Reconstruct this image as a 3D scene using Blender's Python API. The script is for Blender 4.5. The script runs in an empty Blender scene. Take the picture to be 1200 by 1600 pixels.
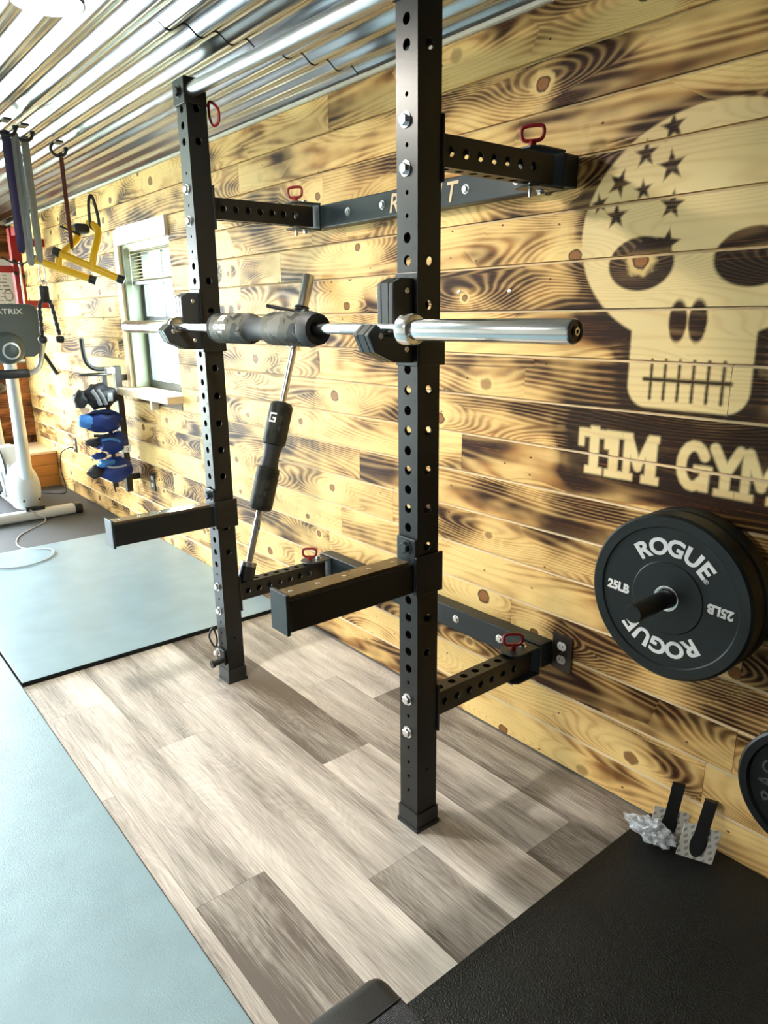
import bpy, bmesh, math, random
import numpy as np
from mathutils import Vector, Matrix, noise as mnoise
random.seed(7)
S = bpy.context.scene
COL = S.collection
PI = math.pi

# ------------------------------------------------------------------ camera
cam_d = bpy.data.cameras.new('camera')
cam = bpy.data.objects.new('camera', cam_d)
COL.objects.link(cam)
_R = ((0.6342636, 0.77302865, -0.01167865),      # camera right, down and forward in the room's axes
      (0.19638287, -0.17570421, -0.96465631),
      (-0.74775896, 0.6095529, -0.26325237))
_m = Matrix(((_R[0][0], -_R[1][0], -_R[2][0], 0.0),
             (_R[0][1], -_R[1][1], -_R[2][1], -1.83299),
             (_R[0][2], -_R[1][2], -_R[2][2], 1.5),
             (0, 0, 0, 1)))
cam.matrix_world = _m
cam_d.sensor_fit = 'VERTICAL'
cam_d.sensor_height = 36.0
cam_d.lens = 36.0 * 1127.07 / 1600.0
cam_d.clip_start = 0.02
S.camera = cam

# ------------------------------------------------------------------ world, light, exposure
W = bpy.data.worlds.new('overcast_sky')
S.world = W
W.use_nodes = True
_bg = W.node_tree.nodes['Background']
_bg.inputs['Color'].default_value = (0.86, 0.94, 1.0, 1)
_bg.inputs['Strength'].default_value = 13.0


# daylight comes in through the wide door opening in the end wall and the small window in the right wall;
# the ceiling lamps carry their own light
S.cycles.max_bounces = 8
S.cycles.diffuse_bounces = 4
S.cycles.glossy_bounces = 4
S.view_settings.view_transform = 'Standard'
S.view_settings.look = 'None'
S.view_settings.gamma = 1.0
S.view_settings.use_curve_mapping = False
S.view_settings.exposure = 1.55


# ------------------------------------------------------------------ materials
class NB:
    """small node builder"""
    def __init__(self, name):
        self.m = bpy.data.materials.new(name)
        self.m.use_nodes = True
        self.t = self.m.node_tree
        self.n = self.t.nodes
        self.p = self.n['Principled BSDF']

    def _set(self, sock, v):
        if v is None:
            return
        if isinstance(v, bpy.types.NodeSocket):
            self.t.links.new(v, sock)
        else:
            if sock.type == 'RGBA' and len(v) == 3:
                v = (*v, 1)
            sock.default_value = v

    def node(self, kind, ins=None, **props):
        x = self.n.new(kind)
        for k, v in props.items():
            setattr(x, k, v)
        for k, v in (ins or {}).items():
            self._set(x.inputs[k], v)
        return x

    def math(self, op, a, b=None, c=None, clamp=False):
        x = self.n.new('ShaderNodeMath')
        x.operation = op
        x.use_clamp = clamp
        self._set(x.inputs[0], a)
        self._set(x.inputs[1], b)
        self._set(x.inputs[2], c)
        return x.outputs[0]

    def vmath(self, op, a, b=None):
        x = self.n.new('ShaderNodeVectorMath')
        x.operation = op
        self._set(x.inputs[0], a)
        self._set(x.inputs[1], b)
        return x.outputs['Value'] if op in ('LENGTH', 'DOT_PRODUCT', 'DISTANCE') else x.outputs[0]

    def mix(self, f, a, b):
        x = self.n.new('ShaderNodeMix')
        x.data_type = 'RGBA'
        self._set(x.inputs[0], f)
        self._set(x.inputs[6], a)
        self._set(x.inputs[7], b)
        return x.outputs[2]

    def step(self, v, a, b, lo=0.0, hi=1.0):
        x = self.n.new('ShaderNodeMapRange')
        x.interpolation_type = 'SMOOTHSTEP'
        self._set(x.inputs[0], v)
        x.inputs[1].default_value = a
        x.inputs[2].default_value = b
        x.inputs[3].default_value = lo
        x.inputs[4].default_value = hi
        return x.outputs[0]

    def noise(self, vec, scale=1.0, detail=2.0, rough=0.5, dist=0.0):
        x = self.node('ShaderNodeTexNoise', {'Vector': vec, 'Scale': scale, 'Detail': detail, 'Roughness': rough, 'Distortion': dist})
        return x.outputs[0]

    def pos(self):
        return self.node('ShaderNodeNewGeometry').outputs['Position']

    def rnd(self):
        return self.node('ShaderNodeObjectInfo').outputs['Random']

    def attr(self, name, kind='GEOMETRY'):
        x = self.n.new('ShaderNodeAttribute')
        x.attribute_type = kind
        x.attribute_name = name
        return x

    def bump(self, h, strength=0.2, dist=0.01):
        x = self.node('ShaderNodeBump', {'Height': h, 'Strength': strength, 'Distance': dist})
        self._set(self.p.inputs['Normal'], x.outputs[0])

    def out(self, **kw):
        for k, v in kw.items():
            self._set(self.p.inputs[k.replace('_', ' ')], v)
        return self.m


def plain(name, col, rough=0.5, metal=0.0, var=0.12, scale=30.0, bump=0.0, bscale=200.0, bdist=0.002, **kw):
    n = NB(name)
    p = n.node('ShaderNodeTexCoord').outputs['Object']
    f = n.noise(p, scale, 3.0)
    a = tuple(c * (1 - var) for c in col)
    b = tuple(min(1, c * (1 + var)) for c in col)
    n.out(Base_Color=n.mix(f, a, b), Roughness=rough, Metallic=metal, **kw)
    if bump:
        n.bump(n.noise(p, bscale, 2.0), bump, bdist)
    return n.m


def charred_pine(name, axis='x', pale=(0.98, 0.70, 0.28), mid=(0.43, 0.135, 0.016), char=(0.034, 0.010, 0.0025), bias=0.0, red=0.0):
    n = NB(name)
    sep = n.node('ShaderNodeSeparateXYZ', {0: n.pos()})
    u = sep.outputs[0 if axis == 'x' else 1]
    z = sep.outputs[2]
    r = n.rnd()
    U = n.math('MULTIPLY_ADD', r, 53.0, u)
    V = n.math('MULTIPLY_ADD', r, 17.3, z)
    vec = n.node('ShaderNodeCombineXYZ', {0: U, 1: V}).outputs[0]
    kv = n.vmath('MULTIPLY', vec, (1.9, 7.0, 1.0))
    vor = n.node('ShaderNodeTexVoronoi', {'Vector': kv, 'Scale': 1.0, 'Randomness': 0.85}, voronoi_dimensions='2D', feature='F1')
    d = vor.outputs['Distance']
    cr = n.node('ShaderNodeSeparateColor', {0: vor.outputs['Color']})
    ks = n.step(cr.outputs[0], 0.30, 0.55)
    size = n.math('MULTIPLY_ADD', cr.outputs[1], 0.9, 0.55)
    diff = n.vmath('SUBTRACT', kv, vor.outputs['Position'])
    diff = n.vmath('MULTIPLY', diff, (0.80 / 1.9, 1.0 / 7.0, 0.0))
    iso = n.math('DIVIDE', n.vmath('LENGTH', diff), size)
    wob = n.noise(vec, 40.0, 1.0)
    iso = n.math('MULTIPLY', iso, n.math('MULTIPLY_ADD', wob, 0.7, 0.75))
    kd = n.math('MULTIPLY', n.math('EXPONENT', n.math('MULTIPLY', n.math('POWER', n.math('MULTIPLY', d, 2.3), 2.0), -1.0)), ks)
    n1 = n.noise(n.vmath('MULTIPLY', vec, (0.55, 4.2, 1)), 1.0, 1.0)
    n2 = n.noise(n.vmath('MULTIPLY', vec, (1.6, 16.0, 1)), 1.0, 1.0)
    f = n.math('MULTIPLY', z, 48.0)
    f = n.math('MULTIPLY_ADD', n1, 21.0, f)
    f = n.math('MULTIPLY_ADD', n2, 1.3, f)
    f = n.math('MULTIPLY_ADD', kd, 9.0, f)
    s = n.math('MULTIPLY_ADD', n.math('SINE', n.math('MULTIPLY', f, 2 * PI)), 0.5, 0.5)
    late = n.math('POWER', s, 3.0)
    thin = n.math('POWER', n.math('SUBTRACT', 1.0, s), 2.2)
    fine = n.noise(n.vmath('MULTIPLY', vec, (4.0, 330.0, 1)), 1.0, 2.0)
    halo = n.math('MULTIPLY', n.step(iso, 0.13, 0.02), ks)
    nb = n.noise(n.vmath('MULTIPLY', vec, (2.0, 4.6, 1)), 1.0, 3.0, 0.55)
    nb = n.math('ADD', nb, 0.035)
    nb = n.math('ADD', nb, bias)
    nb = n.math('MULTIPLY_ADD', n.math('SUBTRACT', n.math('FRACT', n.math('MULTIPLY', r, 7.31)), 0.5), 0.16, nb)
    nb = n.math('MULTIPLY_ADD', halo, -0.13, nb)
    bm = n.attr('burn_mask').outputs['Fac']
    pm = n.attr('pale_mask').outputs['Fac']
    nb = n.math('MULTIPLY_ADD', bm, 0.42, nb)
    nb = n.math('MULTIPLY_ADD', n.math('SUBTRACT', s, 0.5), 0.022, nb)
    B = n.step(nb, 0.485, 0.66)
    toned = n.step(nb, 0.37, 0.57)
    deep = n.step(nb, 0.68, 0.92)
    gv = n.step(n.noise(n.vmath('MULTIPLY', vec, (1.3, 9.0, 1)), 1.0, 1.0), 0.34, 0.62, 0.15, 1.0)
    tan = tuple(0.50 * a + 0.50 * b for a, b in zip(pale, mid))
    col = n.mix(toned, pale, tan)
    col = n.mix(B, col, char)
    col = n.mix(deep, col, tuple(c * 0.45 for c in char))
    dark_l = n.math('MULTIPLY', n.math('MULTIPLY', late, gv), n.math('MULTIPLY_ADD', toned, 0.42, 0.22))
    col = n.mix(dark_l, col, n.mix(B, mid, char))
    light_l = n.math('MULTIPLY', n.math('MULTIPLY', thin, toned), n.math('MULTIPLY_ADD', B, -0.18, 0.62))
    light_l = n.math('MULTIPLY', light_l, n.math('MULTIPLY_ADD', deep, -0.85, 1.0))
    col = n.mix(light_l, col, n.mix(B, pale, tan))
    col = n.mix(n.math('MULTIPLY', n.step(fine, 0.54, 0.72), 0.28), col, tuple(c * 1.2 for c in mid))
    ring = n.math('MULTIPLY', n.step(iso, 0.021, 0.0165), ks)
    core = n.math('MULTIPLY', n.step(iso, 0.0155, 0.0125), ks)
    halo2 = n.math('MULTIPLY', n.math('MULTIPLY', n.step(iso, 0.038, 0.024), ks), 0.8)
    col = n.mix(halo2, col, pale)
    keep = n.math('SUBTRACT', 1.0, n.math('MULTIPLY', pm, 0.75))
    col = n.mix(n.math('MULTIPLY', ring, 0.95), col, (0.085, 0.028, 0.008))
    kring = n.math('MULTIPLY_ADD', n.math('SINE', n.math('MULTIPLY', iso, 1500.0)), 0.5, 0.5)
    col = n.mix(n.math('MULTIPLY', core, 0.95), col, n.mix(kring, (0.30, 0.115, 0.03), (0.42, 0.18, 0.055)))
    pv = n.node('ShaderNodeTexVoronoi', {'Vector': n.vmath('MULTIPLY', vec, (9.0, 14.0, 1.0)), 'Scale': 1.0}, voronoi_dimensions='2D', feature='F1')
    pc = n.node('ShaderNodeSeparateColor', {0: pv.outputs['Color']})
    pin = n.math('MULTIPLY', n.step(pv.outputs['Distance'], 0.055, 0.035), n.step(pc.outputs[0], 0.84, 0.86))
    col = n.mix(n.math('MULTIPLY', pin, 0.85), col, (0.07, 0.025, 0.008))
    clean = n.mix(n.math('MULTIPLY', late, 0.22), (0.95, 0.73, 0.36), (0.66, 0.36, 0.11))
    clean = n.mix(n.math('MULTIPLY', core, 0.8), clean, (0.40, 0.18, 0.06))
    col = n.mix(pm, col, clean)
    n.out(Base_Color=col, Roughness=n.math('MULTIPLY_ADD', s, 0.15, 0.42), Specular_IOR_Level=0.2)
    n.bump(s, 0.15, 0.0015)
    return n.m


def vinyl_plank(name):
    n = NB(name)
    sep = n.node('ShaderNodeSeparateXYZ', {0: n.pos()})
    r = n.rnd()
    tone = n.attr('tone', 'OBJECT').outputs['Fac']
    vec = n.node('ShaderNodeCombineXYZ', {0: n.math('MULTIPLY_ADD', r, 41.0, sep.outputs[0]), 1: n.math('MULTIPLY_ADD', r, 13.0, sep.outputs[1])}).outputs[0]
    a = n.noise(n.vmath('MULTIPLY', vec, (1.1, 9.0, 1)), 1.0, 3.0)
    b = n.noise(n.vmath('MULTIPLY', vec, (6.0, 230.0, 1)), 1.0, 5.0, 0.75)
    c = n.noise(n.vmath('MULTIPLY', vec, (1.6, 7.0, 1)), 1.0, 1.0)
    s = n.math('MULTIPLY_ADD', n.math('SINE', n.math('MULTIPLY', c, 150.0)), 0.5, 0.5)
    g = n.math('MULTIPLY_ADD', n.math('SUBTRACT', b, 0.5), 1.5, n.math('MULTIPLY_ADD', n.math('SUBTRACT', a, 0.5), 1.7, 0.42))
    g = n.math('MULTIPLY_ADD', n.math('SUBTRACT', s, 0.5), 0.07, g)
    g = n.math('ADD', g, n.math('MULTIPLY', tone, 0.55), clamp=True)
    col = n.mix(g, (0.88, 0.82, 0.75), (0.135, 0.112, 0.094))
    n.out(Base_Color=col, Roughness=0.46, Specular_IOR_Level=0.45)
    n.bump(b, 0.12, 0.001)
    return n.m


def camo(name, c1, c2, c3):
    n = NB(name)
    p = n.node('ShaderNodeTexCoord').outputs['Object']
    a = n.noise(n.vmath('MULTIPLY', p, (1, 1, 1)), 13.0, 2.0, 0.5, 0.6)
    b = n.noise(n.vmath('ADD', p, (3.1, 1.7, 5.2)), 17.0, 2.0, 0.5, 0.6)
    col = n.mix(n.step(a, 0.50, 0.52), c1, c2)
    col = n.mix(n.step(b, 0.58, 0.60), col, c3)
    return n.out(Base_Color=col, Roughness=0.6, Specular_IOR_Level=0.25)


def tread_rubber(name, col, rough, scale, strength, spec=0.6, tint=(1, 1, 1), wave=0.0):
    n = NB(name)
    p = n.pos()
    f = n.noise(p, 6.0, 3.0)
    a = tuple(c * 0.8 for c in col)
    b = tuple(c * 1.2 for c in col)
    h = n.noise(p, scale, 2.0, 0.6)
    n.out(Base_Color=n.mix(f, a, b), Roughness=rough, Specular_IOR_Level=spec, Specular_Tint=tint)
    if wave:
        h = n.math('MULTIPLY_ADD', n.noise(n.vmath('MULTIPLY', p, (11.0, 1.6, 1.0)), 1.0, 2.0), wave, h)
    n.bump(h, strength, 0.004)
    return n.m


M = {}
M['pine'] = charred_pine('charred_pine')
M['pine_end'] = charred_pine('charred_pine_end', axis='y', pale=(0.45, 0.17, 0.05), mid=(0.22, 0.07, 0.02), bias=0.06)
M['pine_lip'] = plain('raw_pine_edge', (0.83, 0.66, 0.40), 0.5, scale=14)
M['raw_pine'] = plain('raw_pine', (0.80, 0.62, 0.40), 0.5, scale=9)
M['box_pine'] = charred_pine('stained_pine', axis='y', pale=(0.55, 0.25, 0.07), mid=(0.36, 0.13, 0.03), bias=-0.25)
M['white_trim'] = plain('white_trim', (0.80, 0.76, 0.66), 0.5)
M['plaster'] = plain('painted_wall', (0.52, 0.52, 0.50), 0.8)
M['dark_panel'] = plain('dark_wood_panel', (0.04, 0.03, 0.025), 0.8)
M['concrete'] = plain('concrete', (0.20, 0.20, 0.20), 0.8)
M['vinyl'] = vinyl_plank('vinyl_plank')
M['mat_left'] = tread_rubber('cyan_glare_rubber', (0.22, 0.33, 0.38), 0.42, 260.0, 0.35, 0.7, (0.78, 0.95, 1.0), 2.2)  # cyan daylight glare tinted into the base and specular colour
M['mat_mid'] = tread_rubber('smooth_cyan_glare_rubber', (0.25, 0.37, 0.44), 0.34, 160.0, 0.15, 0.8, (0.78, 0.95, 1.0), 1.2)  # base lifted and tinted to carry the cyan glare on this mat
M['mat_bike'] = tread_rubber('grey_rubber_crumb', (0.055, 0.062, 0.068), 0.62, 320.0, 0.5)
M['mat_black'] = tread_rubber('black_rubber', (0.005, 0.008, 0.009), 0.36, 210.0, 1.0, 0.30)
M['galv'] = plain('galvanised_steel', (0.46, 0.47, 0.47), 0.20, 1.0, var=0.12, scale=3)
M['powder'] = plain('black_powder_coat', (0.004, 0.0055, 0.006), 0.40, 0.0, var=0.1, bump=0.05, bscale=900, bdist=0.0005)
M['beamcoat'] = plain('slate_powder_coat', (0.016, 0.026, 0.031), 0.42, 0.0, var=0.1)
M['chrome'] = plain('hard_chrome', (0.90, 0.92, 0.93), 0.18, 1.0, var=0.04)
M['zinc'] = plain('zinc_plated', (0.75, 0.76, 0.77), 0.25, 1.0, var=0.05)
M['steel'] = plain('brushed_steel', (0.40, 0.40, 0.40), 0.35, 1.0, var=0.1)
M['dark_steel'] = plain('dark_oiled_steel', (0.10, 0.10, 0.10), 0.3, 1.0, var=0.1)
M['red'] = plain('red_dip_coat', (0.30, 0.006, 0.010), 0.35)
M['redframe'] = plain('red_paint', (0.36, 0.008, 0.012), 0.35)
M['uhmw'] = plain('black_plastic', (0.020, 0.023, 0.025), 0.35)
M['liner'] = plain('brown_plastic_liner', (0.10, 0.07, 0.035), 0.12)
M['rubber'] = plain('black_bumper_rubber', (0.004, 0.009, 0.010), 0.40, var=0.08)
M['white_ink'] = plain('white_print', (0.95, 0.95, 0.95), 0.5, var=0.02)
M['mark_ink'] = plain('dark_etched_mark', (0.008, 0.009, 0.010), 0.6)
M['iron'] = plain('cast_iron', (0.005, 0.009, 0.010), 0.45, var=0.2, bump=0.3, bscale=120)
M['iron_worn'] = plain('worn_raised_iron', (0.09, 0.10, 0.10), 0.4)
M['camo_l'] = camo('grey_camouflage', (0.055, 0.052, 0.038), (0.004, 0.005, 0.004), (0.10, 0.10, 0.088))
M['camo_d'] = camo('dark_camouflage', (0.018, 0.021, 0.016), (0.008, 0.009, 0.008), (0.032, 0.035, 0.028))
M['neoprene'] = plain('black_neoprene', (0.012, 0.016, 0.020), 0.6)
M['yellow'] = plain('yellow_dip_coat', (0.84, 0.50, 0.006), 0.35, var=0.05)
M['black_grip'] = plain('black_grip', (0.010, 0.011, 0.012), 0.5)
M['bike_white'] = plain('silver_white_plastic', (0.60, 0.64, 0.64), 0.35, var=0.03)
M['bike_grey'] = plain('dark_grey_plastic', (0.060, 0.075, 0.080), 0.4, var=0.06)
M['bike_black'] = plain('black_plastic_trim', (0.012, 0.013, 0.014), 0.4)
M['alu'] = plain('silver_tube', (0.68, 0.72, 0.73), 0.28, 0.7, var=0.03)
M['band_blue'] = plain('navy_band', (0.02, 0.02, 0.09), 0.5)
M['band_grey'] = plain('grey_band', (0.20, 0.23, 0.23), 0.5)
M['band_black'] = plain('black_band', (0.015, 0.015, 0.016), 0.5)
M['band_red'] = plain('maroon_band', (0.10, 0.02, 0.02), 0.5)
M['glove_blue'] = plain('royal_blue_fabric', (0.008, 0.035, 0.22), 0.55)
M['glove_light'] = plain('sky_blue_fabric', (0.05, 0.22, 0.62), 0.55)
M['glove_black'] = plain('black_fabric', (0.010, 0.011, 0.014), 0.6)
M['fabric_grey'] = plain('grey_fabric', (0.33, 0.35, 0.38), 0.6)
M['rack_black'] = plain('satin_black_rack', (0.025, 0.018, 0.014), 0.4)
M['outlet_dark'] = plain('dark_bronze_plate', (0.030, 0.020, 0.014), 0.35)
M['outlet_white'] = plain('white_receptacle', (0.80, 0.80, 0.78), 0.4)
M['cord_black'] = plain('black_cord', (0.012, 0.012, 0.012), 0.5)
M['cord_grey'] = plain('grey_cord', (0.42, 0.42, 0.42), 0.5)
M['sage'] = plain('sage_green_paint', (0.20, 0.235, 0.16), 0.5, var=0.06)
M['frame_dark'] = plain('dark_window_frame', (0.045, 0.055, 0.055), 0.4)
M['blind'] = plain('tan_blind_slat', (0.60, 0.47, 0.22), 0.5)
M['poster'] = plain('white_poster', (0.72, 0.72, 0.70), 0.6)
M['poster_ink'] = plain('grey_print', (0.16, 0.15, 0.15), 0.6)
M['leather'] = plain('black_vinyl_upholstery', (0.008, 0.011, 0.013), 0.45, bump=0.15, bscale=240)
M['grass'] = plain('outside_ground', (0.35, 0.40, 0.30), 0.9)
M['house'] = plain('pale_siding', (0.80, 0.84, 0.82), 0.8)
M['house_teal'] = plain('teal_shutter', (0.18, 0.40, 0.42), 0.7)
M['paper'] = plain('adhesive_backing', (0.70, 0.68, 0.64), 0.6)


def _grid_cloth(name):
    n = NB(name)
    p = n.pos()
    sep = n.node('ShaderNodeSeparateXYZ', {0: p})
    a = n.math('SINE', n.math('MULTIPLY', n.math('ADD', sep.outputs[0], sep.outputs[1]), 1100.0))
    b = n.math('SINE', n.math('MULTIPLY', n.math('SUBTRACT', sep.outputs[0], sep.outputs[1]), 1100.0))
    h = n.math('MULTIPLY', a, b)
    n.out(Base_Color=n.mix(n.step(h, -0.4, 0.4), (0.003, 0.004, 0.006), (0.025, 0.028, 0.038)), Roughness=0.55)
    n.bump(h, 0.5, 0.002)
    return n.m


M['weave'] = _grid_cloth('woven_grip_fabric')


def _glass(name, tint=(0.95, 1.0, 0.98), rough=0.0):
    n = NB(name)
    tr = n.node('ShaderNodeBsdfTransparent', {'Color': (*tint, 1)})
    gl = n.node('ShaderNodeBsdfGlossy', {'Color': (1, 1, 1, 1), 'Roughness': rough})
    lw = n.node('ShaderNodeLayerWeight', {'Blend': 0.5})
    fr = n.math('MULTIPLY_ADD', n.math('POWER', lw.outputs['Facing'], 5.0), 0.5, 0.03)
    mx = n.node('ShaderNodeMixShader', {0: fr})
    n.t.links.new(tr.outputs[0], mx.inputs[1])
    n.t.links.new(gl.outputs[0], mx.inputs[2])
    n.t.links.new(mx.outputs[0], n.n['Material Output'].inputs[0])
    return n.m


M['glass'] = _glass('clear_glass')


def _plastic_bag(name):
    n = NB(name)
    p = n.pos()
    n.out(Base_Color=(0.75, 0.80, 0.84, 1), Roughness=0.15, Alpha=n.step(n.noise(p, 60.0, 3.0), 0.25, 0.75, 0.35, 0.95))
    n.bump(n.noise(p, 90.0, 3.0), 0.8, 0.01)
    return n.m


M['bag'] = _plastic_bag('crinkled_clear_plastic')


def _checker_backing(name):
    n = NB(name)
    p = n.node('ShaderNodeTexCoord').outputs['Object']
    q = n.node('ShaderNodeSeparateXYZ', {0: p})
    up = n.math('SINE', n.math('MULTIPLY_ADD', q.outputs[2], 330.0, n.math('MULTIPLY', q.outputs[0], -260.0)))
    ac = n.math('SINE', n.math('MULTIPLY_ADD', q.outputs[0], 330.0, n.math('MULTIPLY', q.outputs[2], 110.0)))
    f = n.math('MULTIPLY', n.step(up, -0.1, 0.3), n.step(ac, -0.2, 0.2))
    return n.out(Base_Color=n.mix(f, (0.75, 0.73, 0.68), (0.36, 0.35, 0.33)), Roughness=0.6)


M['backing'] = _checker_backing('printed_adhesive_backing')


def emit(name, col, strength):
    n = NB(name)
    return n.out(Base_Color=(0.8, 0.8, 0.8, 1), Emission_Color=(*col, 1), Emission_Strength=strength)


M['lamp_glow'] = emit('lit_lamp_diffuser', (1.0, 0.93, 0.82), 170.0)


# ------------------------------------------------------------------ mesh helpers
class G:
    def __init__(self):
        self.v = []
        self.f = []
        self.mi = []
        self.cur = 0

    def add(self, vs, fs):
        b = len(self.v)
        self.v += [tuple(p) for p in vs]
        for f in fs:
            self.f.append(tuple(i + b for i in f))
            self.mi.append(self.cur)
        return self

    def box(self, x0, x1, y0, y1, z0, z1):
        vs = [(x, y, z) for x in (x0, x1) for y in (y0, y1) for z in (z0, z1)]
        return self.add(vs, [(0, 1, 3, 2), (4, 6, 7, 5), (0, 4, 5, 1), (2, 3, 7, 6), (0, 2, 6, 4), (1, 5, 7, 3)])

    def rbox(self, x0, x1, y0, y1, z0, z1, r, seg=3):
        bm = bmesh.new()
        bmesh.ops.create_cube(bm, size=1.0)
        for v in bm.verts:
            v.co = ((x0 + x1) / 2 + v.co.x * (x1 - x0), (y0 + y1) / 2 + v.co.y * (y1 - y0), (z0 + z1) / 2 + v.co.z * (z1 - z0))
        bmesh.ops.bevel(bm, geom=list(bm.edges), offset=r, segments=seg, affect='EDGES', profile=0.5)
        return self.bm(bm)

    def bm(self, bm):
        bm.verts.index_update()
        self.add([v.co[:] for v in bm.verts], [[v.index for v in f.verts] for f in bm.faces])
        bm.free()
        return self

    def tube(self, pts, r, seg=12, caps=True, sx=1.0, sy=1.0, up=None, closed=False):
        pts = [Vector(p) for p in pts]
        n = len(pts)
        rs = list(r) if isinstance(r, (list, tuple)) else [r] * n
        tans = []
        for i in range(n):
            if closed:
                t = pts[(i + 1) % n] - pts[i - 1]
            else:
                t = pts[min(i + 1, n - 1)] - pts[max(i - 1, 0)]
            tans.append(t.normalized())
        ref = Vector(up) if up else (Vector((0, 0, 1)) if abs(tans[0].z) < 0.9 else Vector((1, 0, 0)))
        a = (ref - tans[0] * ref.dot(tans[0])).normalized()
        vs = []
        for i in range(n):
            t = tans[i]
            a = (a - t * a.dot(t)).normalized()
            b = t.cross(a)
            for k in range(seg):
                th = 2 * PI * k / seg
                vs.append(pts[i] + a * (math.cos(th) * rs[i] * sx) + b * (math.sin(th) * rs[i] * sy))
        fs = []
        m = n if closed else n - 1
        for i in range(m):
            j = (i + 1) % n
            for k in range(seg):
                l = (k + 1) % seg
                fs.append((i * seg + k, i * seg + l, j * seg + l, j * seg + k))
        if caps and not closed:
            fs.append(tuple(reversed(range(seg))))
            fs.append(tuple((n - 1) * seg + k for k in range(seg)))
        return self.add(vs, fs)

    def bar(self, p0, p1, w, h, up=(0, 0, 1)):
        """square section between two points: w sideways, h along up"""
        p0, p1 = Vector(p0), Vector(p1)
        t = (p1 - p0).normalized()
        b = Vector(up)
        b = (b - t * b.dot(t)).normalized()
        a = t.cross(b)
        vs = []
        for p in (p0, p1):
            for s, q in ((-1, -1), (1, -1), (1, 1), (-1, 1)):
                vs.append(p + a * (s * w / 2) + b * (q * h / 2))
        return self.add(vs, [(0, 3, 2, 1), (4, 5, 6, 7), (0, 1, 5, 4), (1, 2, 6, 5), (2, 3, 7, 6), (3, 0, 4, 7)])

    def lathe(self, prof, o, d, seg=24, a=None):
        """prof: (radius, along) pairs round the axis d through o"""
        o, d = Vector(o), Vector(d).normalized()
        ref = Vector(a) if a else (Vector((0, 0, 1)) if abs(d.z) < 0.9 else Vector((1, 0, 0)))
        a = (ref - d * ref.dot(d)).normalized()
        b = d.cross(a)
        vs, fs = [], []
        for r, h in prof:
            for k in range(seg):
                th = 2 * PI * k / seg
                vs.append(o + d * h + (a * math.cos(th) + b * math.sin(th)) * r)
        for i in range(len(prof) - 1):
            for k in range(seg):
                l = (k + 1) % seg
                fs.append((i * seg + k, i * seg + l, (i + 1) * seg + l, (i + 1) * seg + k))
        if prof[0][0] > 1e-6:
            fs.append(tuple(reversed(range(seg))))
        if prof[-1][0] > 1e-6:
            fs.append(tuple((len(prof) - 1) * seg + k for k in range(seg)))
        return self.add(vs, fs)

    def prism(self, poly, fn, d0, d1):
        """poly of (a, b) extruded from d0 to d1; fn(a, b, d) -> point"""
        n = len(poly)
        vs = [fn(a, b, d0) for a, b in poly] + [fn(a, b, d1) for a, b in poly]
        fs = [tuple(range(n)), tuple(reversed(range(n, 2 * n)))]
        for i in range(n):
            j = (i + 1) % n
            fs.append((i, i + n, j + n, j))
        return self.add(vs, fs)

    def blob(self, c, r, seed=0, amp=0.15, sub=3, freq=2.0):
        bm = bmesh.new()
        bmesh.ops.create_icosphere(bm, subdivisions=sub, radius=1.0)
        for v in bm.verts:
            p = v.co.copy()
            k = 1 + amp * mnoise.noise(p * freq + Vector((seed * 3.7, seed * 1.3, seed)))
            v.co = (c[0] + p.x * r[0] * k, c[1] + p.y * r[1] * k, c[2] + p.z * r[2] * k)
        return self.bm(bm)

    def mesh(self, name, mats, smooth=None):
        me = bpy.data.meshes.new(name)
        me.from_pydata(self.v, [], self.f)
        for m in (mats if isinstance(mats, (list, tuple)) else [mats]):
            me.materials.append(M[m] if isinstance(m, str) else m)
        if any(self.mi):
            me.polygons.foreach_set('material_index', self.mi)
        b = bmesh.new()
        b.from_mesh(me)
        bmesh.ops.recalc_face_normals(b, faces=b.faces)
        b.to_mesh(me)
        b.free()
        if smooth:
            me.polygons.foreach_set('use_smooth', [True] * len(me.polygons))
            me.set_sharp_from_angle(angle=math.radians(smooth))
        me.update()
        return me


ORG = {}


def put(name, me, parent=None, origin=None, shift=True):
    """link a mesh (given in room coordinates) as one object with its origin at its base"""
    n = len(me.vertices)
    co = np.empty(n * 3, np.float32)
    me.vertices.foreach_get('co', co)
    co = co.reshape(-1, 3)
    if origin is None:
        lo, hi = co.min(0), co.max(0)
        origin = ((lo[0] + hi[0]) / 2, (lo[1] + hi[1]) / 2, lo[2])
    origin = Vector([float(c) for c in origin])
    if shift:
        co -= np.array(origin, np.float32)
        me.vertices.foreach_set('co', co.ravel())
        me.update()
    o = bpy.data.objects.new(name, me)
    COL.objects.link(o)
    ORG[o.name] = origin
    if parent is not None:
        o.parent = parent
        o.location = origin - ORG[parent.name]
    else:
        o.location = origin
    return o


def part(name, g, mat, parent, smooth=40, label=None, bevel=0.0):
    o = put(name, g.mesh(name, mat, smooth), parent)
    if bevel:
        bv(o, bevel)
    if label:
        o['label'] = label
    return o


def bv(o, w, seg=2):
    m = o.modifiers.new('bevel', 'BEVEL')
    m.width = w
    m.segments = seg
    m.limit_method = 'ANGLE'
    m.angle_limit = math.radians(50)
    return o


def dupmesh(name, src, at, parent):
    """a copy of a part, sharing its mesh, with its origin at a new room position"""
    o = src.copy()
    o.name = name
    COL.objects.link(o)
    at = Vector(at)
    ORG[o.name] = at
    o.parent = parent
    o.location = at - (ORG[parent.name] if parent else Vector((0, 0, 0)))
    return o


def empty(name, loc, label=None, cat=None, group=None):
    o = bpy.data.objects.new(name, None)
    o.empty_display_size = 0.1
    COL.objects.link(o)
    o.location = loc
    ORG[o.name] = Vector(loc)
    return tag(o, label, cat, group)


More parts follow.
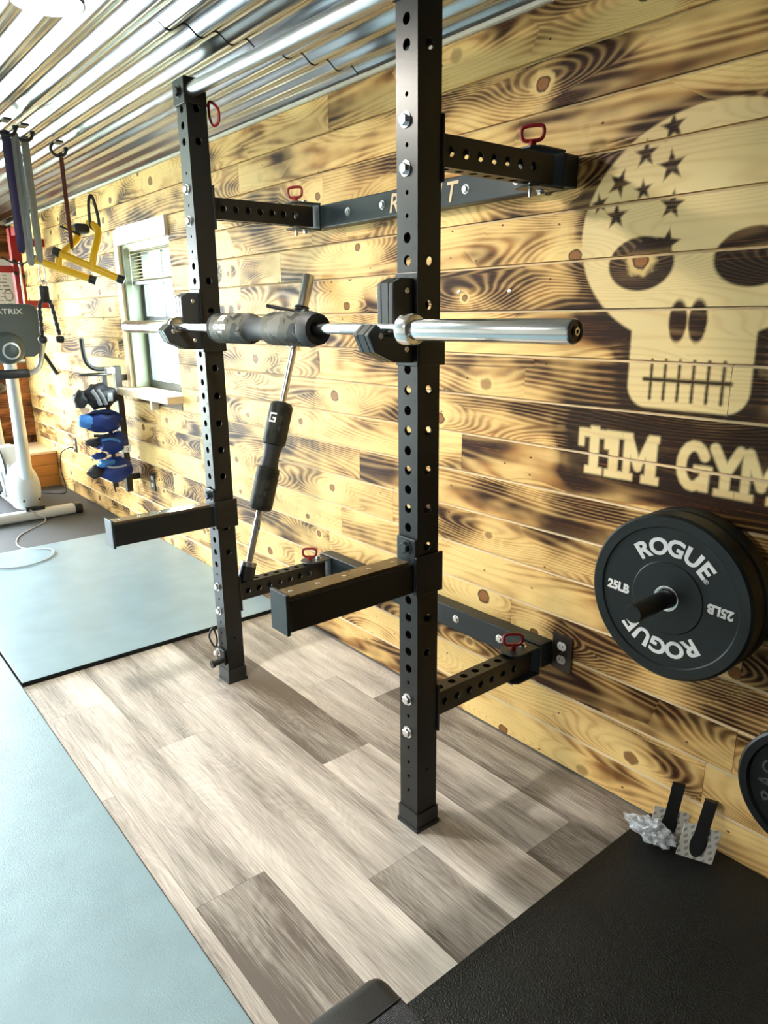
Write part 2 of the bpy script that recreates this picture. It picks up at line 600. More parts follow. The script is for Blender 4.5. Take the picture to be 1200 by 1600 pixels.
def tag(o, label=None, cat=None, group=None, kind=None):
    if label:
        o['label'] = label
    if cat:
        o['category'] = cat
    if group:
        o['group'] = group
    if kind:
        o['kind'] = kind
    return o


def struct(name, g, mat, smooth=None, label=None):
    o = put(name, g.mesh(name, mat, smooth))
    tag(o, label, None, None, 'structure')
    return o


def text_geo(s, size, fn, depth=0.0, offset=0.0, sx=1.0, align='CENTER'):
    """lettering as geometry; fn(a, b, d) -> room point for text coordinates"""
    cu = bpy.data.curves.new('txt', 'FONT')
    cu.body = s
    cu.size = size
    cu.offset = offset
    cu.extrude = depth / 2
    cu.resolution_u = 4
    cu.align_x = align
    ob = bpy.data.objects.new('txt', cu)
    COL.objects.link(ob)
    dg = bpy.context.evaluated_depsgraph_get()
    dg.update()
    me = bpy.data.meshes.new_from_object(ob.evaluated_get(dg))
    g = G()
    g.add([fn(v.co.x * sx, v.co.y, v.co.z + depth / 2) for v in me.vertices], [tuple(p.vertices) for p in me.polygons])
    bpy.data.objects.remove(ob)
    bpy.data.curves.remove(cu)
    bpy.data.meshes.remove(me)
    return g


def smooth_path(ctrl, n=8, closed=False):
    """Catmull-Rom through the control points"""
    P = [Vector(p) for p in ctrl]
    out = []
    m = len(P)
    rng = range(m) if closed else range(m - 1)
    for i in rng:
        if closed:
            p0, p1, p2, p3 = P[i - 1], P[i], P[(i + 1) % m], P[(i + 2) % m]
        else:
            p0, p1, p2, p3 = P[max(i - 1, 0)], P[i], P[i + 1], P[min(i + 2, m - 1)]
        for k in range(n):
            t = k / n
            out.append(0.5 * ((2 * p1) + (p2 - p0) * t + (2 * p0 - 5 * p1 + 4 * p2 - p3) * t * t + (3 * p1 - p0 - 3 * p2 + p3) * t ** 3))
    if not closed:
        out.append(P[-1])
    return out


def perf_face(g, Mx, Wd, L0, L1, holes, t=0.005, N=16):
    """one wall of a drilled square tube; holes: (v, radius) sorted; Mx(u, v, n) -> point, n inwards"""
    cells = []
    cur = L0
    hs = sorted(holes)
    for i, (v, r) in enumerate(hs):
        h = min(0.024, 1e9)
        if i > 0:
            h = min(h, (v - hs[i - 1][0]) / 2 - 1e-4)
        if i < len(hs) - 1:
            h = min(h, (hs[i + 1][0] - v) / 2 - 1e-4)
        h = min(h, v - L0, L1 - v)
        if v - h > cur + 1e-6:
            cells.append((cur, v - h, None))
        cells.append((v - h, v + h, (v, r)))
        cur = v + h
    if cur < L1:
        cells.append((cur, L1, None))
    for a, b, hole in cells:
        if hole is None:
            for n in (0, t):
                g.add([Mx(0, a, n), Mx(Wd, a, n), Mx(Wd, b, n), Mx(0, b, n)], [(0, 1, 2, 3)])
            continue
        v, r = hole
        ang = [2 * PI * k / N for k in range(N)]
        hw, hh = Wd / 2, (b - a) / 2
        outer = []
        for th in ang:
            c, s = math.cos(th), math.sin(th)
            k = min(hw / abs(c) if abs(c) > 1e-9 else 1e9, hh / abs(s) if abs(s) > 1e-9 else 1e9)
            outer.append([c * k, s * k])
        for cx, cy in ((hw, hh), (-hw, hh), (-hw, -hh), (hw, -hh)):
            ca = math.atan2(cy, cx) % (2 * PI)
            i = min(range(N), key=lambda q: min(abs(ang[q] - ca), 2 * PI - abs(ang[q] - ca)))
            outer[i] = [cx, cy]
        mid = (a + b) / 2
        for n in (0, t):
            vs = [Mx(Wd / 2 + x, mid + y, n) for x, y in outer] + [Mx(Wd / 2 + r * math.cos(q), v + r * math.sin(q), n) for q in ang]
            g.add(vs, [(k, (k + 1) % N, N + (k + 1) % N, N + k) for k in range(N)])
        vs = [Mx(Wd / 2 + r * math.cos(q), v + r * math.sin(q), n) for n in (0, t) for q in ang]
        g.add(vs, [(k, (k + 1) % N, N + (k + 1) % N, N + k) for k in range(N)])


# ------------------------------------------------------------------ room shell
XE = -7.7        # end wall
XB = 2.2         # wall behind the photographer
YL = -4.3        # left wall
ZC = 2.352       # ceiling
# floor slab, vinyl planks as its pieces
floor = struct('floor', G().box(XE - 0.2, XB, YL - 0.2, 0.2, -0.10, -0.004), 'concrete')
PITCH = 0.205
rows = [(-0.217, -0.012, [-2.07], {-2.07: 0.75}),
        (-0.422, -0.217, [-2.32, -1.103], {-1.103: 0.75, -2.32: 0.25}),
        (-0.627, -0.422, [-1.832], {-1.832: 0.05, -9: 0.8}),
        (-0.832, -0.627, [-2.535, -1.315], {-1.315: 0.45, -2.535: 0.1}),
        (-1.037, -0.832, [-2.296], {-2.296: 0.0, -9: 0.3}),
        (-1.242, -1.037, [-2.75, -1.528], {-1.528: 0.85, -2.75: 0.05}),
        (-1.285, -1.242, [-2.13], {-2.13: 0.5, -9: 0.0})]
for y0, y1, js, tones in rows:
    xs = [-3.10] + js + [-0.965]
    for i in range(len(xs) - 1):
        g = G().box(xs[i] + 0.0004, xs[i + 1] - 0.0004, y0 + 0.0005, y1 - 0.0005, -0.004, 0.0)
        o = part('plank', g, 'vinyl', floor, None)
        o['tone'] = float(tones.get(xs[i], tones.get(-9, 0.1)))

# right wall: backing plus one object per charred board
wallr = G()
wx0, wx1, wz0, wz1 = -4.95, -4.17, 1.03, 2.064
wallr.box(XE - 0.1, wx0, 0.021, 0.16, 0, 2.5)
wallr.box(wx1, XB, 0.021, 0.16, 0, 2.5)
wallr.box(wx0, wx1, 0.021, 0.16, 0, wz0)
wallr.box(wx0, wx1, 0.021, 0.16, wz1, 2.5)
wall_right = struct('wall_right', wallr, 'raw_pine', label='long wall of horizontal torch-charred pine boards behind the rack')

# --- the stencilled emblem and lettering scorched into the boards, sampled on the boards' own fine grid


def sd_seg(u, v, a, b, w):
    ax, ay = a
    bx, by = b
    dx, dy = bx - ax, by - ay
    t = np.clip(((u - ax) * dx + (v - ay) * dy) / (dx * dx + dy * dy + 1e-12), 0, 1)
    return np.hypot(u - ax - t * dx, v - ay - t * dy) - w


def sd_box(u, v, x0, x1, z0, z1, r=0.0):
    qx = np.abs(u - (x0 + x1) / 2) - (x1 - x0) / 2 + r
    qz = np.abs(v - (z0 + z1) / 2) - (z1 - z0) / 2 + r
    return np.hypot(np.maximum(qx, 0), np.maximum(qz, 0)) + np.minimum(np.maximum(qx, qz), 0) - r


def sd_ell(u, v, cx, cz, rx, rz):
    k = np.hypot((u - cx) / rx, (v - cz) / rz)
    return (k - 1) * min(rx, rz)


def sd_star(u, v, cx, cz, r, rot):
    x, y = u - cx, v - cz
    d = np.hypot(x, y)
    th = (np.arctan2(y, x) - PI / 2 - rot + PI / 5) % (2 * PI / 5) - PI / 5
    px, py = d * np.cos(th), np.abs(d * np.sin(th))
    # edge from the tip (r, 0) to the inner corner
    ri = 0.42 * r
    ix, iy = ri * math.cos(PI / 5), ri * math.sin(PI / 5)
    nx, ny = iy, r - ix
    L = math.hypot(nx, ny)
    return ((px - r) * nx + py * ny) / L


def letters():
    """slab-serif capitals as strokes: list of (a, b, half width) in wall coordinates"""
    Z0, Z1 = 1.038, 1.166
    w = 0.0165
    out = []

    def s(x0, z0, x1, z1, ww=w):
        out.append(((x0, z0), (x1, z1), ww))

    # T
    s(-1.290, Z1 - .012, -1.212, Z1 - .012, .013); s(-1.297, Z1 - .01, -1.297, Z1 - .045, .011); s(-1.206, Z1 - .01, -1.206, Z1 - .045, .011)
    s(-1.251, Z1, -1.251, Z0 + .01); s(-1.272, Z0 + .005, -1.230, Z0 + .005, .012)
    # I
    s(-1.184, Z1 - .012, -1.184, Z0 + .01); s(-1.203, Z1 - .008, -1.165, Z1 - .008, .011); s(-1.203, Z0 + .004, -1.165, Z0 + .004, .012)
    # M
    s(-1.140, Z1 - .012, -1.140, Z0 + .01, .012); s(-1.064, Z1 - .012, -1.064, Z0 + .01, .017)
    s(-1.136, Z1 - .012, -1.104, Z0 + .035, .013); s(-1.104, Z0 + .035, -1.070, Z1 - .012, .011)
    s(-1.154, Z0 + .004, -1.128, Z0 + .004, .011); s(-1.082, Z0 + .004, -1.046, Z0 + .004, .012); s(-1.150, Z1 - .008, -1.134, Z1 - .008, .011); s(-1.066, Z1 - .008, -1.052, Z1 - .008, .011)
    # G
    cx, cz, rx, rz = -0.940, (Z0 + Z1) / 2, .034, .055
    pts = [(cx + rx * math.cos(t), cz + rz * math.sin(t)) for t in np.linspace(0.55, 2 * PI - 0.75, 14)]
    for a, b in zip(pts[:-1], pts[1:]):
        s(a[0], a[1], b[0], b[1], .014)
    s(-0.908, cz - .005, -0.908, Z0 + .008, .014); s(-0.930, cz - .006, -0.897, cz - .006, .010)
    # Y
    s(-0.885, Z1 - .01, -0.852, cz - .005, .014); s(-0.820, Z1 - .01, -0.850, cz - .005, .013); s(-0.852, cz, -0.852, Z0 + .01, .014); s(-0.870, Z0 + .004, -0.834, Z0 + .004, .010)
    # M
    s(-0.800, Z1 - .012, -0.800, Z0 + .01, .012); s(-0.716, Z1 - .012, -0.716, Z0 + .01, .016)
    s(-0.796, Z1 - .012, -0.760, Z0 + .035, .013); s(-0.760, Z0 + .035, -0.722, Z1 - .012, .011)
    s(-0.816, Z0 + .004, -0.786, Z0 + .004, .010); s(-0.735, Z0 + .004, -0.698, Z0 + .004, .011)
    return out


STARS = [(-1.081, 1.948, .036, .1), (-1.152, 1.897, .036, 0), (-1.077, 1.858, .040, .1), (-1.226, 1.835, .038, -.4), (-1.153, 1.81, .028, .1),
         (-1.229, 1.753, .036, 0), (-1.067, 1.764, .038, -.1), (-1.072, 1.672, .040, -.15), (-1.285, 1.79, .030, .2)]


def masks(u, v):
    """pale (clean stencil) and burn masks for wall points"""
    e = 0.0035
    # a plain generic skull: round crown, oval sockets, square jaw with two rows of short teeth
    crown = sd_ell(u, v, -0.985, 1.70, .350, .285)
    jaw = sd_box(u, v, -1.155, -0.815, 1.245, 1.56, .06)
    sk = np.minimum(crown, jaw)
    hole = sd_ell(u, v, -1.145, 1.625, .098, .070)
    hole = np.minimum(hole, sd_ell(u, v, -0.845, 1.625, .098, .070))
    hole = np.minimum(hole, np.maximum(sd_ell(u, v, -1.022, 1.475, .026, .055), -(v - 1.40)))
    hole = np.minimum(hole, np.maximum(sd_ell(u, v, -0.968, 1.475, .026, .055), -(v - 1.40)))
    hole = np.minimum(hole, sd_seg(u, v, (-1.105, 1.322), (-0.865, 1.322), .006))
    for i in range(6):
        x = -1.085 + i * 0.040
        hole = np.minimum(hole, sd_seg(u, v, (x, 1.375), (x, 1.27), .0045))
    for cx, cz, r, rot in STARS:
        hole = np.minimum(hole, sd_star(u, v, cx, cz, r, rot))
    skull = np.maximum(sk, -hole)
    txt = np.full_like(u, 9.0)
    for a, b, w in letters():
        if abs(a[0] - b[0]) < 1e-6:
            d = sd_box(u, v, a[0] - w, a[0] + w, min(a[1], b[1]) - 0.010, max(a[1], b[1]) + 0.010, 0.003)
        elif abs(a[1] - b[1]) < 1e-6:
            d = sd_box(u, v, min(a[0], b[0]) - 0.010, max(a[0], b[0]) + 0.010, a[1] - w, a[1] + w, 0.003)
        else:
            d = sd_seg(u, v, a, b, w)
        txt = np.minimum(txt, d)
    pale = np.maximum(np.clip(0.5 - skull / (2 * e), 0, 1), np.clip(0.5 - txt / (2 * e), 0, 1))
    inside = np.clip(0.5 - sk / (2 * e), 0, 1)
    halo = np.exp(-(np.maximum(sk, 0) / 0.055) ** 2) * (v < 1.50) + np.exp(-(np.maximum(sk, 0) / 0.035) ** 2) * (v >= 1.50) * 0.6
    panel = np.exp(-(np.maximum(sd_box(u, v, -1.32, -0.66, 1.03, 1.19, .03), 0) / 0.055) ** 2)
    burn = np.maximum(np.maximum(halo * (1 - inside), inside * np.clip(0.5 - hole / (2 * e), 0, 1)), panel)
    return pale, np.clip(burn, 0, 1)


def masks2(u, v):
    """the paler round emblem between the window and the rack"""
    e = 0.006
    disc = sd_ell(u, v, -3.66, 1.66, .30, .34)
    hole = sd_ell(u, v, -3.62, 1.72, .08, .06)
    hole = np.minimum(hole, sd_ell(u, v, -3.44, 1.72, .05, .03))
    for i in range(5):
        x = -3.80 + i * 0.10
        hole = np.minimum(hole, sd_box(u, v, x, x + .06, 1.43, 1.56, .015))
    d = np.maximum(disc, -hole)
    pale = np.clip(0.5 - d / (2 * e), 0, 1)
    burn = np.clip(0.5 - hole / (2 * e), 0, 1) * np.clip(0.5 - disc / (2 * e), 0, 1) * 0.5
    return pale, burn


REG = [(-1.42, -0.55, 0.985, 2.06, 0.0032, masks), (-4.02, -3.30, 1.25, 2.05, 0.009, masks2)]


def board(parent, x0, x1, z0, z1, lip=0.0075, y=0.0, mat='pine'):
    """one board: flat scorched face, thin raw bevel along its top edge, small gap below"""
    g = G()
    zt = z1 - lip
    zb = z0 + 0.0012
    xa, xb = x0 + 0.0007, x1 - 0.0007
    mask = [r for r in REG if xa < r[1] and xb > r[0] and zb < r[3] and zt > r[2]]
    if mask:
        st = min(r[4] for r in mask)
        xs = np.unique(np.round(np.concatenate([[xa, xb]] + [np.arange(max(xa, r[0]), min(xb, r[1]), r[4]) for r in mask]), 5))
        zs = np.linspace(zb, zt, int((zt - zb) / st) + 2)
    else:
        xs = np.array([xa, xb])
        zs = np.array([zb, zt])
    nx, nz = len(xs), len(zs)
    X, Z = np.meshgrid(xs, zs)
    vs = [(float(a), y, float(b)) for a, b in zip(X.ravel(), Z.ravel())]
    fs = [(j * nx + i, j * nx + i + 1, (j + 1) * nx + i + 1, (j + 1) * nx + i) for j in range(nz - 1) for i in range(nx - 1)]
    g.add(vs, fs)
    nface = len(vs)
    D = y + 0.019
    # underside and ends
    g.add([(xa, y, zb), (xb, y, zb), (xb, D, zb), (xa, D, zb)], [(0, 1, 2, 3)])
    g.add([(xa, y, zb), (xa, D, zb), (xa, D, z1), (xa, y + 0.007, z1 - 0.001), (xa, y, zt)], [(0, 1, 2, 3, 4)])
    g.add([(xb, y, zb), (xb, D, zb), (xb, D, z1), (xb, y + 0.007, z1 - 0.001), (xb, y, zt)], [(4, 3, 2, 1, 0)])
    g.cur = 1
    g.add([(xa, y, zt), (xb, y, zt), (xb, y + 0.007, z1 - 0.001), (xa, y + 0.007, z1 - 0.001)], [(0, 1, 2, 3)])
    g.add([(xa, y + 0.007, z1 - 0.001), (xb, y + 0.007, z1 - 0.001), (xb, D, z1), (xa, D, z1)], [(0, 1, 2, 3)])
    me = bpy.data.meshes.new('board')
    me.from_pydata(g.v, [], g.f)
    me.materials.append(M[mat])
    me.materials.append(M['pine_lip'])
    me.polygons.foreach_set('material_index', g.mi)
    if mask:
        p = np.zeros(X.size)
        b = np.zeros(X.size)
        for r in mask:
            p_, b_ = r[5](X.ravel(), Z.ravel())
            inside = (X.ravel() >= r[0] - 1e-4) & (X.ravel() <= r[1] + 1e-4)
            p = np.maximum(p, p_ * inside)
            b = np.maximum(b, b_ * inside)
        for nm, arr in (('pale_mask', p), ('burn_mask', b)):
            at = me.attributes.new(nm, 'FLOAT', 'POINT')
            full = np.zeros(len(g.v), np.float32)
            full[:nface] = arr
            at.data.foreach_set('value', full)
    return put('board', me, parent)


BP = 0.1385
Z_0 = 0.125
fixed = {5: [-2.409], 3: [-2.551, -0.751], 2: [-2.655], 1: [-1.923]}
NR = 16
for k in range(-1, NR):
    z0 = Z_0 + k * BP if k >= 0 else 0.0
    z1 = Z_0 + (k + 1) * BP
    js = list(fixed.get(k, []))
    x = XE + random.uniform(0.5, 2.2)
    while x < 1.2:
        if all(abs(x - j) > 0.75 for j in js) and not (-1.6 < x < -0.5 and 5 <= k <= 14):
            js.append(x)
        x += random.uniform(1.1, 2.9)
    js = sorted(js)
    if k == 8:
        js = sorted([j for j in js if abs(j + 0.86) > 0.3] + [-0.865])
    xs = [XE] + js + [1.25]
    for a, b in zip(xs[:-1], xs[1:]):
        pieces = [(a, b, z0, z1)]
        if a < wx1 and b > wx0 and z1 > wz0 + 0.01 and z0 < wz1 - 0.01:
            pieces = []
            if wx0 - a > 0.05:
                pieces.append((a, wx0, z0, z1))
            if b - wx1 > 0.05:
                pieces.append((wx1, b, z0, z1))
            if z0 < wz0:
                pieces.append((max(a, wx0), min(b, wx1), z0, wz0))
        for q in pieces:
            board(wall_right, *q)

# end wall around the wide door opening, charred boards on the part the rack leaves in view
ge = G()
ge.box(XE - 0.14, XE - 0.02, -0.95, 0.16, 0, 2.5)
ge.box(XE - 0.14, XE - 0.02, YL - 0.2, -3.65, 0, 2.5)
ge.box(XE - 0.14, XE - 0.02, -3.65, -0.95, 2.2, 2.5)
wall_end = struct('wall_end', ge, 'raw_pine')
for k in range(-1, NR):
    z0 = Z_0 + k * BP if k >= 0 else 0.0
    z1 = Z_0 + (k + 1) * BP
    g = G()
    g.box(XE - 0.019, XE, -0.95, -0.002, z0 + 0.0015, z1 - 0.004)
    part('board', g, 'pine_end', wall_end, None, bevel=0.003)
gl = G()
gl.box(XE - 0.1, XB, YL - 0.14, YL, 0, 2.5)
struct('wall_left', gl, 'plaster')
struct('wall_back', G().box(XB, XB + 0.1, YL - 0.1, 0.16, 0, 2.5), 'dark_panel')

# corrugated steel ceiling: overlapping sheets
CP = 0.1065


def sheet(parent, x0, x1, y0, y1, dz):
    n = int(round((y1 - y0) / CP * 14))
    g = G()
    vs = []
    for i in range(n + 1):
        yy = y0 + (y1 - y0) * i / n
        zz = ZC + 0.013 + dz + 0.0140 * math.cos(2 * PI * (yy + 0.045) / CP)
        vs.append((x0, yy, zz))
        vs.append((x1, yy, zz))
    for i in range(n + 1):
        vs.append((x0, vs[2 * i][1], vs[2 * i][2] + 0.0012))
        vs.append((x1, vs[2 * i][1], vs[2 * i][2] + 0.0012))
    b = 2 * (n + 1)
    fs = [(2 * i, 2 * i + 1, 2 * i + 3, 2 * i + 2) for i in range(n)]
    fs += [(b + 2 * i, b + 2 * i + 2, b + 2 * i + 3, b + 2 * i + 1) for i in range(n)]
    fs += [(2 * i, 2 * i + 2, b + 2 * i + 2, b + 2 * i) for i in range(n)]
    fs += [(2 * i + 1, b + 2 * i + 1, b + 2 * i + 3, 2 * i + 3) for i in range(n)]
    fs += [(0, b, b + 1, 1), (2 * n, 2 * n + 1, b + 2 * n + 1, b + 2 * n)]
    g.add(vs, fs)
    return part('ceiling_sheet', g, 'galv', parent, 60)


ceiling = struct('ceiling', G().box(XE - 0.1, XB, YL - 0.14, 0.16, ZC + 0.045, ZC + 0.12), 'plaster')
SW = CP * 7
ye = -0.004
i = 0
while ye > YL:
    y0 = max(ye - SW - 0.02, YL)
    jx = [-2.36, -2.05, -2.55, -2.2, -2.4, -2.1][i % 6]
    jx2 = [-5.0, -4.7, -5.2, -4.9, -5.1, -4.8][i % 6]
    sheet(ceiling, jx - 0.05, XB, y0, ye, 0.0020 * (i % 2))
    sheet(ceiling, jx2 - 0.05, jx, y0, ye, -0.0035 + 0.002 * (i % 2))
    sheet(ceiling, XE - 0.02, jx2, y0, ye, 0.002 * (i % 2))
    ye -= SW
    i += 1
struct('trim_1', G().box(XE, XB, -0.016, -0.001, 2.336, ZC - 0.004), 'white_trim', label='narrow white trim strip where wall meets ceiling')

# window in the right wall
wn = struct('window_1', G().box(wx0 + 0.005, wx0 + 0.07, 0.0, 0.15, wz0 + 0.02, 1.955).box(wx1 - 0.03, wx1 - 0.002, 0.02, 0.15, wz0 + 0.02, 1.955), 'sage', label='small window with sage green jambs and a raw pine surround')
part('casing', G().box(wx0 - 0.035, wx0 + 0.03, -0.022, -0.001, 1.03, 2.05), 'raw_pine', wn, None)
part('header_board', G().box(wx0 + 0.032, wx1 + 0.01, -0.022, 0.02, 1.955, 2.062), 'white_trim', wn, None)
part('window_sill', G().box(wx0 - 0.07, wx1 + 0.02, -0.10, 0.15, 1.0, 1.045), 'raw_pine', wn, None, bevel=0.003)
fr = G()
fx0, fx1, fz0, fz1 = wx0 + 0.07, wx1 - 0.03, 1.045, 1.955
for a, b, c, d in ((fx0, fx0 + 0.05, fz0, fz1), (fx1 - 0.05, fx1, fz0, fz1), (fx0 + 0.05, fx1 - 0.05, fz0, fz0 + 0.05), (fx0 + 0.05, fx1 - 0.05, fz1 - 0.05, fz1), (fx0 + 0.05, fx1 - 0.05, 1.46, 1.51)):
    fr.box(a, b, 0.095, 0.148, c, d)
wf = part('window_frame', fr, 'frame_dark', wn, None)
for a, b, c, d in ((fx0 + 0.05, fx1 - 0.05, fz0 + 0.05, 1.46), (fx0 + 0.05, fx1 - 0.05, 1.51, fz1 - 0.05)):
    part('pane', G().box(a, b, 0.118, 0.122, c, d), 'glass', wn, None)
part('muntin', G().box((fx0 + fx1) / 2 - 0.008, (fx0 + fx1) / 2 + 0.008, 0.105, 0.117, 1.51, fz1 - 0.05), 'frame_dark', wn, None)
part('muntin', G().box(fx0 + 0.05, fx1 - 0.05, 0.105, 0.117, 1.73, 1.746), 'frame_dark', wn, None)
# bracket under the sill
part('sill_bracket', G().box(-4.55, -4.52, -0.05, -0.002, 0.93, 0.998), 'white_trim', wn, None)
# blind
bl = empty('window_blind', (-4.53, 0.05, 1.72), 'raised tan slatted blind bunched at the top of the window', 'blind')
part('head_rail', G().box(fx0 - 0.04, fx1 + 0.015, 0.035, 0.075, 1.915, 1.95), 'white_trim', bl, None)
for i in range(9):
    z = 1.735 + i * 0.020
    part('slat', G().add([(fx0 - 0.035, 0.032, z), (fx1 + 0.01, 0.032, z), (fx1 + 0.01, 0.078, z + 0.010), (fx0 - 0.035, 0.078, z + 0.010),
                          (fx0 - 0.035, 0.032, z + 0.003), (fx1 + 0.01, 0.032, z + 0.003), (fx1 + 0.01, 0.078, z + 0.013), (fx0 - 0.035, 0.078, z + 0.013)],
                         [(0, 3, 2, 1), (4, 5, 6, 7), (0, 1, 5, 4), (1, 2, 6, 5), (2, 3, 7, 6), (3, 0, 4, 7)]), 'blind', bl, None)
part('bottom_rail', G().box(fx0 - 0.035, fx1 + 0.01, 0.035, 0.075, 1.708, 1.728), 'frame_dark', bl, None)
part('pull_cord', G().tube([(fx0 + 0.03, 0.028, 1.92), (fx0 + 0.032, 0.026, 1.6), (fx0 + 0.03, 0.028, 1.30)], 0.0025, 6), 'white_trim', bl)

# outside, seen through the pane
tag(put('ground', G().box(-60, 30, 0.3, 60, -0.5, -0.4).mesh('ground', 'grass')), None, None, None, 'structure')
tag(put('ground', G().box(-60, XE - 0.3, -60, 0.29, -0.5, -0.12).mesh('ground', 'grass')), None, None, None, 'structure')
hs = empty('neighbour_house', (-38.0, 15.5, -0.4), 'pale house with teal shutters seen faintly through the window', 'house')
part('wall', G().box(-43.0, -36.0, 10.0, 20.0, -0.4, 2.6), 'house', hs, None)
part('roof', G().prism([(9.6, 2.6), (20.4, 2.6), (15.0, 5.0)], lambda a, b, d: (d, a, b), -43.3, -35.7), 'house_teal', hs, None)
for y in (11.5, 13.4, 15.3, 17.2):
    part('shutter', G().box(-35.98, -35.90, y - 0.35, y + 0.35, 0.6, 1.9), 'house_teal', hs, None)


# ------------------------------------------------------------------ floor mats
def rmat(name, x0, x1, y0, y1, z1, mat, label):
    me = G().box(x0, x1, y0, y1, -0.0035, z1).mesh(name, [mat, 'mat_black'])
    for p in me.polygons:
        p.material_index = 0 if p.normal.z > 0.5 else 1
    o = put(name, me)
    bv(o, 0.003)
    return tag(o, label, 'mat')


rmat('rubber_mat', -5.10, -3.105, -1.284, -0.004, 0.019, 'mat_mid', 'smooth rubber mat with cyan glare in its colour between the rack planks and the exercise bike mat')
rmat('rubber_mat', -7.6, 0.6, -3.2, -1.289, 0.010, 'mat_left', 'long textured rubber mat with cyan glare in its colour running along the left edge')
rmat('rubber_mat', -0.962, 1.2, -1.284, -0.004, 0.010, 'mat_black', 'black pebbled rubber mat under the hung weight plates')
rmat('rubber_mat', -7.02, -5.105, -1.284, -0.004, 0.008, 'mat_bike', 'dark grey crumb rubber mat under the exercise bike')

# ------------------------------------------------------------------ the rack
rack = empty('squat_rack', (-2.0, -0.3, 0.0), 'tall black wall-mounted folding squat rack with drilled uprights', 'squat rack')
XN, XF = -1.407, -2.596       # upright centres
HW = 0.038
YF, YB = -0.603, -0.527       # front and back of the uprights
HT = 2.29
P0 = 0.0525


def zh(n):
    return 0.946 + P0 * (n - 9)


front_holes = [(zh(n), 0.0128) for n in range(1, 24)] + [(z, 0.0128) for z in (2.095, 2.147, 2.199)]
front_holes += [(z, 0.0055) for z in (1.731, 1.783, 1.887, 1.994, 0.482, 0.374, 0.270, 0.222, 0.174, 0.126)]
front_holes = [(z, r) for z, r in front_holes if not (abs(z - 1.836) < 0.01)]
side_holes = [(zh(n), 0.0128) for n in range(2, 24, 2)] + [(2.095, 0.0128), (2.199, 0.0128), (0.2, 0.004)]


def hexbolt(name, p, d, r, h, parent, mat='zinc', washer=True):
    p, d = Vector(p), Vector(d)
    g = G()
    if washer:
        g.lathe([(r * 1.35, 0.0), (r * 1.35, 0.002), (r * 1.0, 0.0025)], p, d, 18)
    g.lathe([(r, 0.002), (r, h * 0.85), (r * 0.85, h)], p, d, 6)
    return part(name, g, mat, parent, 30)


def upright(xc, label):
    g = G()
    x0, x1 = xc - HW, xc + HW
    Wd = 2 * HW
    perf_face(g, lambda u, v, n: (x0 + u, YF + n, v), Wd, 0.0, HT, front_holes)
    perf_face(g, lambda u, v, n: (x0 + u, YB - n, v), Wd, 0.0, HT, front_holes)
    perf_face(g, lambda u, v, n: (x1 - n, YF + u, v), Wd, 0.0, HT, side_holes)
    perf_face(g, lambda u, v, n: (x0 + n, YF + u, v), Wd, 0.0, HT, side_holes)
    g.add([(x0, YF, HT), (x1, YF, HT), (x1, YB, HT), (x0, YB, HT)], [(0, 1, 2, 3)])
    o = part('upright', g, 'powder', rack, None, label)
    c = G()
    c.box(x0 - 0.004, x1 + 0.004, YF - 0.004, YB + 0.004, 0.0, 0.060)
    c.box(x0 - 0.007, x1 + 0.007, YF - 0.007, YB + 0.007, 0.0, 0.012)
    part('foot_cap', c, 'uhmw', o, None)
    for z in (1.836, 1.941, 0.427, 0.320):
        hexbolt('bolt', (xc - 0.004, YF, z), (0, -1, 0), 0.0135, 0.012, o)
    for z in (1.836, 1.941, 0.427, 0.320):
        hexbolt('nut', (xc, YB + 0.008, z), (0, 1, 0), 0.0135, 0.012, o, 'powder')
    num = G()
    for n in range(1, 24):
        t = text_geo(str(n), 0.0155, lambda a, b, d, n=n: (xc + 0.026 + a, YF - 0.0004 - d, zh(n) + 0.021 + b), 0.0)
        num.add(t.v, t.f)
    tag(part('numbering', num, 'mark_ink', o, None, 'small dark hole numbers stamped on the front face'), None, None, None, 'stuff')
    return o


up_n = upright(XN, 'near upright')
up_f = upright(XF, 'far upright')

# pull-up bar with its end plates and bolts
pb = part('pull_up_bar', G().tube([(XF + HW, -0.580, 2.255), (XN - HW, -0.580, 2.232)], 0.0235, 24, caps=False), 'steel', rack, 40, 'smooth grey steel pull-up bar')
for xc, zc in ((XF, 2.252), (XN, 2.232)):
    e = G()
    e.box(xc - HW - 0.006, xc + HW + 0.006, YF - 0.008, YF - 0.001, zc - 0.042, zc + 0.042)
    e.box(xc + (HW if xc == XF else -HW - 0.007), xc + (HW + 0.007 if xc == XF else -HW), YF - 0.008, YB, zc - 0.042, zc + 0.042)
    pl = part('end_plate', e, 'powder', pb, None, bevel=0.003)
    hexbolt('bolt', (xc, YF - 0.008, zc), (0, -1, 0), 0.015, 0.012, pb, 'dark_steel')


